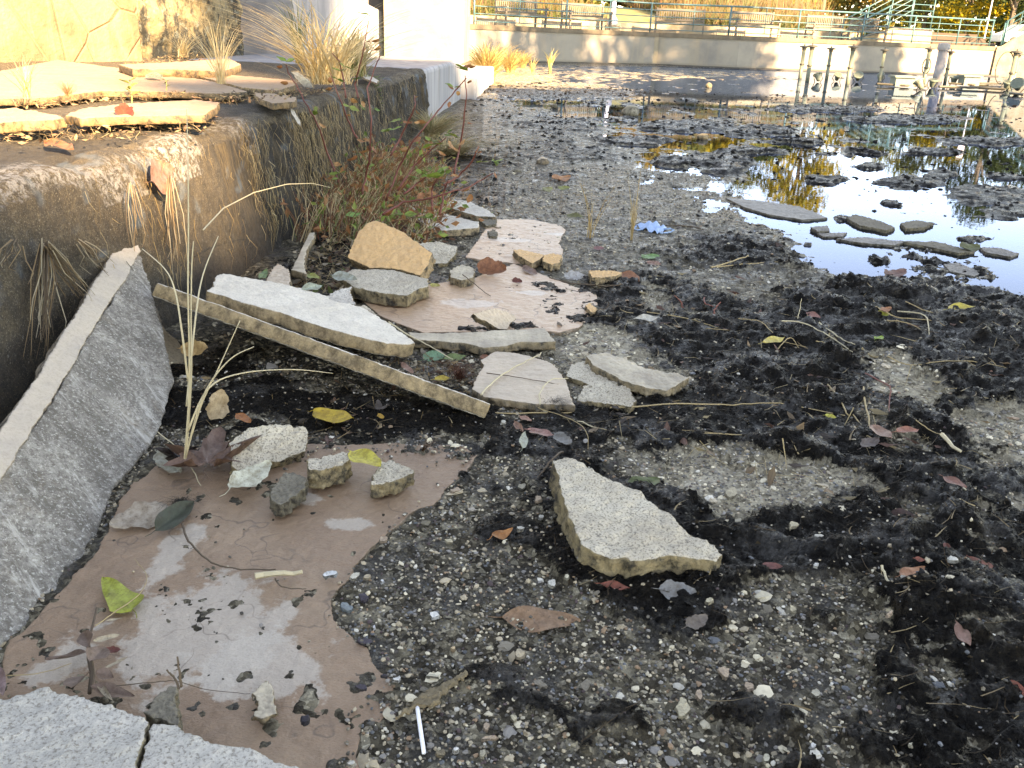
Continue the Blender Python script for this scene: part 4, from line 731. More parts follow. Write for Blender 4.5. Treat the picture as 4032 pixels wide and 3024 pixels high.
slab('broken_slab','speckled mortar lump below the flaked cream slab','stone slab',[ZH(85,1180),ZH(120,1110),ZH(230,1085),ZH(330,1110),ZH(370,1180),ZH(340,1210),ZH(200,1190)],.03,S_speck,z=.032,disp=.006)
slab('broken_slab','flat grey brown slab edge showing just above the flaked cream slab','stone slab',[ZH(35,1060),ZH(60,1010),ZH(140,985),ZH(240,1060),ZH(300,1110),ZH(160,1110)],.018,S_speck,z=.03,disp=.004)
slab('broken_slab','big triangular block of speckled mortar alone on the wet gravel','stone block',[ZC(1660,700),ZC(1740,675),ZC(1800,690),ZC(1950,780),ZC(2150,870),ZD(150,860),ZD(300,960),ZD(400,1060),ZD(560,1150),ZD(605,1200),ZD(585,1232),ZD(480,1225),ZD(300,1205),ZD(100,1240),ZC(2180,1345),ZC(2060,1370),ZC(1950,1330),ZC(1840,1260),ZC(1800,1140),ZC(1740,1000)],.07,S_speck,pl=tri((2190,1820,.105),(2840,2190,.06),(2400,2240,.062)),disp=.006,vox=.0045)
slab('broken_slab','pale pitted slab behind the brown maple leaf','stone slab',[ZE(1500,560),ZE(1620,470),ZE(1800,440),ZE(2000,470),ZE(2010,560),ZE(1990,620),ZE(1800,700),ZE(1560,755),ZE(1510,720)],.03,S_speck,pl=tri((900,1830,.045),(1210,1770,.045),(1150,1670,.085)),disp=.005)
for a_ in [('oval grey brown stone on the brown flagstone','stone',[ZE(1765,890),ZE(1850,770),ZE(1920,755),ZE(2005,800),ZE(1990,860),ZE(1880,950),ZE(1830,975),ZE(1775,945)],.03,S_rock,.055),
 ('chunk of yellowish stone touching the oval grey stone','stone',[ZC(15,700),ZC(60,690),ZC(240,650),ZC(300,645),ZC(305,700),ZC(240,740),ZC(110,770),ZC(20,760)],.045,S_speck,.07),
 ('triangular pale chunk right of the yellow green leaf','stone',[ZC(455,800),ZC(500,720),ZC(560,700),ZC(730,765),ZC(725,790),ZC(600,840),ZC(450,870)],.032,S_speck,.055),
 ('small dark pebbly stone behind the granite corner','stone',[ZF(960,1035),ZF(1030,940),ZF(1150,850),ZF(1190,860),ZF(1195,1000),ZF(1190,1110),ZF(1020,1070)],.04,S_rock,.075),
 ('flat grey flake at the lower right of the pale dried patch','stone flake',[ZF(1690,900),ZF(1770,810),ZF(1800,810),ZF(1855,1040),ZF(1760,1075),ZF(1700,1050),ZF(1730,990)],.008,S_creamdirt,.032),
 ('pale tapered stone leaning by the ledge foot behind the plates','stone',[ZN(830,265),ZN(880,190),ZN(915,150),ZN(985,185),ZN(1005,270),ZN(1000,300),ZN(900,290)],.04,S_cream,.13),
 ('thin twisted pale fragment standing at the foot of the ledge','stone',[ZG(240,600),ZG(290,500),ZG(360,360),ZG(400,350),ZG(390,400),ZG(340,480),ZG(330,560),ZG(350,630)],.03,S_creamdirt,.12),
 ('small white triangular flake between the plate and the white topped slab','stone flake',[ZG(460,780),ZG(560,730),ZG(635,710),ZG(630,760),ZG(665,830),ZG(560,820)],.012,S_white,.075),
 ('buff rounded piece tucked behind the thick white plate','stone',[ZG(640,850),ZG(720,828),ZG(780,870),ZG(820,905),ZG(740,880)],.02,S_creamdirt,.06),
 ('left of two tan chunks on the far pink flagstone','stone',[ZJ(405,488),ZJ(440,485),ZJ(560,510),ZJ(540,535),ZJ(500,555),ZJ(440,520)],.03,S_tan,.045),
 ('right of two tan chunks on the far pink flagstone','stone',[ZJ(560,515),ZJ(600,505),ZJ(650,515),ZJ(640,550),ZJ(600,560),ZJ(555,545)],.03,S_tan,.045),
 ('bright tan chunk on the mud by the end of the pink flagstone','stone',[ZJ(785,590),ZJ(900,590),ZJ(950,600),ZJ(930,615),ZJ(870,625),ZJ(800,625)],.035,S_tan,.045),
 ('small orange tan stone at the edge of the pink flagstone','stone',[ZJ(765,765),ZJ(790,752),ZJ(825,780),ZJ(820,795),ZJ(795,800)],.03,S_tan,.035),
 ('cracked tan chunk with a yellow leaf against it','stone',[ZJ(90,590),ZJ(150,560),ZJ(215,580),ZJ(205,625),ZJ(150,640),ZJ(95,625)],.04,S_creamdirt,.05),
 ('broad white stone slab among the weeds, right of the red stems','stone slab',[ZG(960,190),ZG(1080,170),ZG(1230,230),ZG(1470,290),ZG(1470,325),ZG(1250,345),ZG(1150,330)],.035,S_white,.05),
 ('long low white slab behind the weeds','stone slab',[ZG(1170,170),ZG(1250,140),ZG(1400,150),ZG(1540,215),ZG(1580,255),ZG(1450,250),ZG(1300,200)],.03,S_white,.045),
 ('dark stone at the tip of the long low white slab','stone',[ZJ(235,330),ZJ(290,320),ZJ(325,335),ZJ(320,360),ZJ(270,365)],.025,S_rock,.03),
 ('little dark cube of stone on the far flagstone edge','stone',[ZJ(280,395),ZJ(310,388),ZJ(330,400),ZJ(325,420),ZJ(290,418)],.02,S_rock,.03),
 ('flat pinkish slab awash at the near shore of the puddle','stone slab',[ZH(790,215),ZH(920,225),ZH(1140,255),ZH(1280,310),ZH(1160,320),ZH(1000,295),ZH(880,260)],.02,S_wet,.012),
 ('rough grey slab sticking out of the puddle','stone slab',[ZH(1365,310),ZH(1410,295),ZH(1530,325),ZH(1600,355),ZH(1560,370),ZH(1430,345)],.03,S_rock,.018),
 ('mossy grey slab in the puddle with a green leaf on it','stone slab',[ZH(1625,335),ZH(1700,322),ZH(1785,335),ZH(1740,355),ZH(1650,362)],.03,S_rock,.018),
 ('flat pale slab in the puddle just left of the rough grey one','stone slab',[ZH(1195,355),ZH(1280,348),ZH(1290,372),ZH(1230,375)],.02,S_wet,.018),
 ('thin pale slab awash below the flat pale slab','stone slab',[ZH(1230,385),ZH(1370,380),ZH(1350,400),ZH(1260,400)],.02,S_wet,.01),
 ('long thin slab awash with a small stone at its middle','stone slab',[ZH(1320,410),ZH(1460,402),ZH(1640,425),ZH(1600,440),ZH(1440,430)],.02,S_wet,.012),
 ('dark narrow slab stretching toward the right through the puddle','stone slab',[ZH(1600,418),ZH(1800,425),ZH(1980,470),ZH(1900,478),ZH(1720,440)],.02,S_rock,.014),
 ('pale slab at the right of the puddle next to a dark leaf','stone slab',[ZH(2000,450),ZH(2100,455),ZH(2190,480),ZH(2150,495),ZH(2030,475)],.03,S_wet,.012),
 ('pinkish slab under the water surface beside the mud island','stone slab',[ZH(1830,530),ZH(1900,525),ZH(2010,570),ZH(1980,590),ZH(1860,565)],.02,S_wet,.006)]:
    slab(a_[4-0].name and ('stone' if a_[1]=='stone' else 'stone_slab' if 'slab' in a_[1] else 'stone_flake'),a_[0],a_[1],a_[2],a_[3],a_[4],z=a_[5],disp=.004)
slab('granite_slab','grey granular slab filling the bottom left corner, left of its dark crack','stone slab',[ZF(-80,930),ZF(0,935),ZF(150,910),ZF(300,860),ZF(380,880),ZF(540,915),ZF(700,970),ZF(900,1040),ZF(1005,1090),ZF(975,1200),ZF(930,1330),ZF(905,1450),(500,3200),(-150,3200)],.05,S_gran,z=.085,disp=.003,vox=.004)
slab('granite_slab','grey granular slab at the bottom, right of the dark crack','stone slab',[ZF(1020,1095),ZF(1150,1110),ZF(1350,1190),ZF(1600,1260),ZF(1800,1330),ZF(2000,1390),(1230,3080),(1150,3200),(560,3200),ZF(925,1430),ZF(960,1290)],.05,S_gran,z=.083,disp=.003,vox=.004)
# round stones
def pebble_stone(px,py,sx,sz,label,mat=S_round,z=0,sy=None):
    p=G(px,py,z); bm=bmesh.new(); bmesh.ops.create_icosphere(bm,subdivisions=4,radius=1)
    for v in bm.verts:
        n_=mnoise.noise(Vector(v.co)*1.3+Vector((px,py,0))); k=1+.16*n_; v.co=Vector((v.co.x*sx*k,v.co.y*(sy or sx*.8)*k,max(v.co.z,-.55)*sz*(k+.12*v.co.x)+sz*.5))
    me=bpy.data.meshes.new('round_stone'); bm.to_mesh(me); bm.free(); me.materials.append(mat); me.polygons.foreach_set('use_smooth',[True]*len(me.polygons)); o=link('round_stone',me); o.location=p; return tag(o,label,'stone')
pebble_stone(2482,455,.115,.09,'big smooth greenish grey stone alone on the far mud')
pebble_stone(2765,548,.062,.04,'small tan stone by the edge of the far puddle',S_tan)
pebble_stone(2135,650,.05,.042,'round cream stone beyond the red stemmed weeds',S_cream)
pebble_stone(2182,425,.05,.04,'small dark stone left of the big greenish stone',S_rock)
pebble_stone(2037,682,.035,.02,'black pebble left of the round cream stone',S_rock)
pebble_stone(2790,345,.07,.07,'little black stone in the far water',S_rock)
for i,(px,py) in enumerate([(1588,212),(1692,212),(1707,213)]): pebble_stone(px,py,.07,.06,['brown lump on the ledge at the left foot of the pillar','left of two brown lumps at the right foot of the pillar','right of two brown lumps at the right foot of the pillar'][i],S_tan,z=.565)
# paving stones on the ledge top
for lb,ol,z,t in [('buff paving stone overhanging the ledge at the left edge',[Z1(-60,950),Z1(130,945),Z1(300,965),Z1(480,1000),Z1(560,1025),Z1(470,1045),Z1(200,1050),Z1(-60,1075)],.625,.035),
 ('long buff paving stone with a chipped right end, lifted off the ledge',[Z1(560,1000),Z1(700,950),Z1(1100,900),Z1(1700,868),Z1(1915,890),Z1(1890,930),Z1(1790,1000),Z1(1400,1005),Z1(1000,1015),Z1(700,1030)],.625,.03),
 ('broad buff paving stone behind the soil filled joint',[Z1(-100,860),Z1(-100,640),Z1(500,520),Z1(1000,590),Z1(1500,640),Z1(1900,720),Z1(2160,800),Z1(1900,815),Z1(1500,800),Z1(900,790),Z1(400,850)],.612,.03),
 ('buff paving stone beneath the dry grass at the end of the terrace edge',[Z1(1650,640),Z1(2000,650),Z2(330,700),Z2(360,740),Z2(200,790),Z1(2100,760)],.62,.03),
 ('small buff paving piece at the broken end of the ledge paving',[Z2(0,805),Z2(150,815),Z2(370,845),Z2(360,885),Z2(160,900),Z2(20,845)],.61,.03),
 ('yellowish paving piece by the foot of the jagged rock',[Z1(1030,560),Z1(1500,540),Z1(2000,510),Z1(2100,560),Z1(1950,625),Z1(1500,600),Z1(1150,600)],.66,.05)]:
    slab('paving_stone',lb,'paving stone',ol,t,S_paving,z=z,disp=.004,group='buff paving stones on the ledge',xdir=(0,1,0))
slab('stone_flake','tilted white flake under the dry grass on the ledge','stone flake',[Z2(320,620),Z2(370,625),Z2(480,700),Z2(520,775),Z2(440,760),Z2(370,690)],.012,S_white,pl=tri((1150,285,.68),(1230,345,.60),(1180,340,.6)))
slab('stone_flake','flat white flake at the back of the ledge end','stone flake',[Z2(910,640),Z2(1000,650),Z2(1085,700),Z2(1070,725),Z2(960,680)],.012,S_white,z=.6)
# chips scattered by hand in the gravel
CH_=[(ZA,165,90,100,28,.25,'bluish white elongated chip on the edge of the brown flagstone',(.6,.62,.62)),(ZA,310,100,60,35,.5,'cream chip right of the bluish white one',(.6,.55,.45)),(ZA,385,108,42,24,0,'tan flake overlapping the cream chip',(.5,.4,.28)),(ZA,805,342,58,38,.2,'bright white jagged flake in the gravel',(.75,.74,.7)),(ZA,265,295,85,45,-.3,'grey green slate piece on the flagstone edge',(.2,.24,.25)),(ZA,365,235,60,45,.3,'dark purple slate shard beside the grey green slate',(.06,.05,.065)),(ZA,575,742,48,26,.1,'white pointed chip left of the cream bar',(.68,.66,.62)),(ZA,795,725,70,22,-.1,'cream bar shaped chip',(.55,.5,.38)),(ZA,1335,590,52,52,.2,'tan chip with a broken corner below the big brown leaf',(.52,.38,.26)),(ZA,1300,985,40,42,0,'round cream chip with a dark centre',(.5,.43,.3)),(ZA,1130,1038,50,42,.1,'square tan chip near the lollipop stick',(.45,.33,.24)),(ZA,1370,1070,30,24,0,'small triangular tan chip right of the square one',(.5,.38,.26)),(ZA,1155,1112,130,22,.06,'long rough cream fragment under the square tan chip',(.45,.36,.24)),(ZA,1110,1210,42,44,.1,'grey buff chip at the bottom centre',(.36,.32,.24)),(ZA,850,1205,60,44,-.3,'brown porous chunk at the foot of the lollipop stick',(.22,.17,.11)),(ZA,1975,1260,68,45,.1,'broad white chunk cut by the bottom edge of the picture',(.66,.6,.52)),(ZA,280,1268,50,30,0,'white chunk on the flagstone near the bottom',(.6,.57,.5)),(ZA,940,1180,30,30,.4,'little white sliver beside the porous chunk',(.7,.67,.6)),(ZA,370,510,100,34,-.15,'dark grey wedge at the edge of the flagstone',(.1,.095,.085)),(ZA,350,795,72,32,0,'dark green grey rough stone on the flagstone edge',(.11,.115,.1)),(ZA,490,725,50,16,0,'black shard by the flagstone edge',(.04,.035,.045)),(ZA,0,990,50,50,.5,'black angular shard lying on the brown flagstone',(.025,.02,.03)),(ZA,430,420,20,22,0,'round white pebble near the slate pieces',(.7,.7,.72)),(ZA,485,135,26,20,0,'translucent white pebble at the upper flagstone edge',(.55,.57,.6)),(ZA,925,553,24,20,0,'orange tan pebble in the gravel',(.6,.42,.25)),(ZA,740,500,35,36,.2,'cream chip above the cream bar',(.5,.44,.34)),(ZA,1540,150,45,40,0,'white crumbly chip left of the small red leaf',(.6,.57,.5)),(ZA,1630,108,28,28,0,'tan white chip above the small red leaf',(.58,.5,.38)),
 (ZB,270,850,72,90,.2,'biggest pale tan chip low in the gravel',(.5,.42,.31)),(ZB,368,775,36,58,.1,'brown tan chip right of the biggest pale chip',(.38,.3,.21)),(ZB,512,642,75,45,-.6,'long tan chip above the biggest pale chip',(.42,.33,.23)),(ZB,648,718,50,45,-.6,'pale tan chip parallel to the long tan chip',(.45,.36,.26)),(ZB,1030,758,46,44,0,'speckled cream chip in the pale gravel',(.44,.4,.31)),(ZB,905,636,38,24,0,'small cream flake above the speckled chip',(.5,.43,.32)),(ZB,898,280,36,34,-.5,'cream chip at the top of the pale gravel band',(.52,.44,.32)),(ZB,745,1125,40,56,-.5,'white tan flake near the bottom edge',(.6,.5,.38)),(ZB,1015,1055,44,36,-.3,'bright white flake on black mud',(.75,.72,.68)),(ZB,1450,305,50,24,.2,'pinkish tan flake at the mud edge',(.4,.3,.22)),(ZB,1570,1048,30,18,0,'small cream chip alone on the black mud',(.55,.5,.4)),(ZB,425,232,40,26,.3,'cream crumb beside the clear grey leaf',(.5,.42,.3)),
 (ZC,1455,870,60,38,0,'tan rough chip left of the triangular block',(.36,.31,.22)),(ZC,530,1225,58,38,.2,'flat pinkish tan chip on the flagstone edge',(.44,.34,.26)),(ZC,812,1120,55,44,-.2,'brown rough stone on the flagstone edge',(.2,.17,.12)),(ZC,1010,895,66,24,.1,'pale ridged chip at the top of the gravel',(.4,.37,.29)),(ZC,1120,1028,56,24,-.1,'long pale grey chip in the upper gravel',(.42,.37,.31)),(ZC,1585,1075,45,28,.2,'white chip left of the triangular block foot',(.6,.57,.5)),(ZC,1445,1152,60,18,-.1,'thin white splinter above the curled orange leaf',(.6,.57,.5)),(ZC,970,1240,54,26,-.1,'cream chip left of the curled orange leaf',(.48,.43,.32)),(ZC,1445,1285,32,20,.2,'peach chip below the curled orange leaf',(.6,.43,.26)),(ZC,1560,955,45,34,0,'pale crumbly chip near the block, upper gravel',(.4,.36,.28)),(ZC,2125,615,38,20,0,'buff chip in the mud beyond the triangular block',(.5,.4,.29)),(ZC,1330,440,32,18,0,'pale chip at the tip of the long plate',(.5,.47,.4)),
 (ZD,650,865,66,46,-.1,'buff pitted chip right of the dark green leaf',(.45,.38,.27)),(ZD,985,1035,42,26,0,'cream crumb on the mud right of the triangular block',(.5,.44,.33)),(ZD,1830,1218,60,22,0,'white crumbs beside the orange spotted leaf',(.62,.57,.48)),(ZD,1495,1140,26,12,0,'flat buff chip on the mud at right',(.46,.38,.26)),(ZD,1125,920,18,16,0,'tiny white stone on the mud',(.7,.7,.65)),(ZD,65,628,32,16,0,'buff chip in the mud above the triangular block',(.5,.4,.28)),(ZD,1105,1250,25,18,0,'white crumb at the end of a long straw',(.55,.54,.5))]
CM={}
for f_z,cx,cy,hw,hh,tl,lb,cc in CH_:
    key=tuple(round(v*12) for v in cc)
    if key not in CM: CM[key]=stone('chip_stone',vary(cc,1.0),vary(cc,.8),vary(cc,.55),speck=.35,spscale=240,grain=.8,darkedge=.08)
    n_=rng.integers(6,9); ol=[]
    a0=rng.uniform(0,6)
    for k in range(n_):
        a=a0+2*PI*k/n_+rng.uniform(-.25,.25); r_=rng.uniform(.68,1.08); x_=hw*.62*r_*math.cos(a); y_=hh*.62*r_*math.sin(a); ol.append(f_z(cx+x_*math.cos(tl)+y_*math.sin(tl),cy-x_*math.sin(tl)+y_*math.cos(tl)))
    p=G(*f_z(cx,cy),.02); onf=inpoly(np.array([f_z(cx,cy)[0]]),np.array([f_z(cx,cy)[1]]),FLOORPX)[0]
    zb=.024 if onf else hz(p[0],p[1]); slab('stone_chip',lb,'stone chip',ol,.007,CM[key],pl=(np.array([p[0],p[1],zb+.009]),np.array([rng.normal(0,.08),rng.normal(0,.08)-.05,1.])/1.0),disp=.0022,jit=.0012,vox=.0016)

# ---------------------------------------------------------------- leaves
def leaf(label,a,b_,w,c,z=None,kind='ovate',curl=.25,fold=.25,roll=0.,mat=LEAF,name='leaf',cat='leaf',group=None,za=None,zb=None,wave=.06,stalk=True,parent=None,pa=None,pb=None):
    if z is None:
        g_=G((a[0]+b_[0])/2,(a[1]+b_[1])/2,.01); z=max(0,hz(g_[0],g_[1]))+.004
    A_=Vector(pa) if pa is not None else Vector(G(a[0],a[1],z if za is None else za)); B_=Vector(pb) if pb is not None else Vector(G(b_[0],b_[1],z if zb is None else zb))
    L=(B_-A_).length; xa=(B_-A_).normalized(); up=Vector((0,0,1)); ya=up.cross(xa); ya=ya.normalized() if ya.length>.05 else Vector((1,0,0)); na=xa.cross(ya)
    rt=Matrix.Rotation(roll,3,xa); ya=rt@ya; na=rt@na
    W=w*L
    if pa is None and cat:
        pr_=lambda v:Vector([float(t[0]) for t in PROJ(np.array([list(v)]))])
        best=None
        for dr in (0.,.35,-.35):
            y2=Matrix.Rotation(dr,3,xa)@ya; mid=(A_+B_)/2; q0=pr_(A_); q1=pr_(B_); ax=(q1-q0); lp_=ax.length; ax.normalize(); dd=pr_(mid+y2*.01)-pr_(mid); k_=abs(dd.x*ax.y-dd.y*ax.x)/.01; W2=w*lp_/max(k_,1)
            if best is None or W2<best[0]*.98: best=(W2,dr)
            if W2<=.6*L: break
        W=min(best[0],max(w,.62)*L); rt=Matrix.Rotation(best[1],3,xa); ya=rt@ya; na=rt@na
    nu,nv=18,6; vs=[];fs=[]; ph=rng.uniform(0,6)
    def prof_(u):
        if kind=='lance': return (math.sin(PI*u**.85))**.9
        if kind=='heart': return min(1,(u*6)**.5)*(1-u)**.62*1.35
        if kind=='ovate': return (math.sin(PI*min(1,u)**.75))**.75
        if kind=='round': return (math.sin(PI*u))**.5
        if kind=='ragged': return (math.sin(PI*u**.8))**.6*(1+.1*math.sin(u*17+ph)+.06*math.sin(u*41))
        if kind=='serrate': return (math.sin(PI*u**.8))**.65*(1+.07*(((u*9)%1)-.5)*2)
    for i in range(nu+1):
        u=i/nu; ww=prof_(max(.001,min(.999,u)))*W/2
        for j in range(-nv,nv+1):
            v=j/nv; x=u*L; y=v*ww; zz=curl*L*(.5*(u-.5)**2*4-.5)*.5*-1 if curl<0 else curl*L*((u-.5)**2*2-.5)*.6
            zz+=fold*abs(y)+wave*L*math.sin(u*9+v*2+ph)*abs(v)*.5
            vs.append(xa*x+ya*y+na*(zz+abs(curl)*L*.3))
    n2=2*nv+1
    for i in range(nu):
        for j in range(2*nv): fs.append((i*n2+j,(i+1)*n2+j,(i+1)*n2+j+1,i*n2+j+1))
    m_=MB(); m_.v=[tuple(v) for v in vs]; m_.f=fs
    if stalk: m_.tube([na*abs(curl)*L*.3*1+Vector((0,0,0)),-xa*L*.1+na*.002,-xa*L*.2+ya*L*.03],[.0009,.0008,.0006],4)
    o=m_.build(name,mat,parent,True); o.location=A_ if parent is None else A_-parent.location; o.color=tuple(c)+(1,)
    return tag(o,label,cat,group)
def maple(label,a,b_,c,z,tilt=.4,sc=1.,lobes=5):
    A_=Vector(G(a[0],a[1],z)); B_=Vector(G(b_[0],b_[1],z)); d=B_-A_; L=d.length*sc; ang=math.atan2(d.y,d.x); vs=[(0,0,0)]; n=0
    out=[]
    for k in range(lobes):
        a_=ang+(k-(lobes-1)/2)*R(58); l=L*(1.,.86,.62)[abs(k-(lobes-1)//2)] if lobes==5 else L*(1.,.85)[min(1,abs(k-(lobes-1)//2))]
        for da,r_ in ((-.42,.42),(-.30,.62),(-.22,.58),(-.12,.86),(0,1.),(.12,.86),(.22,.58),(.30,.62),(.42,.42)): out.append((a_+da,r_*l*.8))
    rings=5
    for t in range(1,rings+1):
        for a_,r_ in out:
            r2=r_*t/rings; vs.append((r2*math.cos(a_),r2*math.sin(a_),.012*math.sin(a_*5+t)*t/rings*L*8+tilt*L*(t/rings)**2*.5*(1+.5*math.sin(a_*2+1))))
    m_=len(out); fs=[(0,1+i,1+(i+1)%m_) for i in range(m_-1)]
    for t in range(rings-1):
        for i in range(m_-1): fs.append((1+t*m_+i,1+(t+1)*m_+i,1+(t+1)*m_+i+1,1+t*m_+i+1))
    M_=MB(); M_.v=vs; M_.f=fs; M_.tube([(0,0,.002),(-L*.25*math.cos(ang),-L*.25*math.sin(ang),.004),(-L*.5*math.cos(ang+.3),-L*.5*math.sin(ang+.3),.0)],[.0012,.001,.0008],4)
    M_.v=[(x_*.62,y_*.62,z_*.4) for x_,y_,z_ in M_.v]; o=M_.build('leaf',DRY,None,True); o.location=A_+Vector((0,0,.006)); o.color=tuple(c)+(1,); return tag(o,label,'leaf')
YEL=(.62,.4,.04);YGR=(.5,.5,.1);GRN=(.12,.22,.05);DGR=(.045,.07,.025);ORG=(.5,.17,.05);RED=(.26,.07,.045);PNK=(.3,.15,.1);BRN=(.24,.13,.085);DBR=(.09,.045,.03);PAL=(.55,.5,.42);TAN=(.52,.34,.18);MINT=(.42,.45,.36);GRY=(.3,.3,.31)
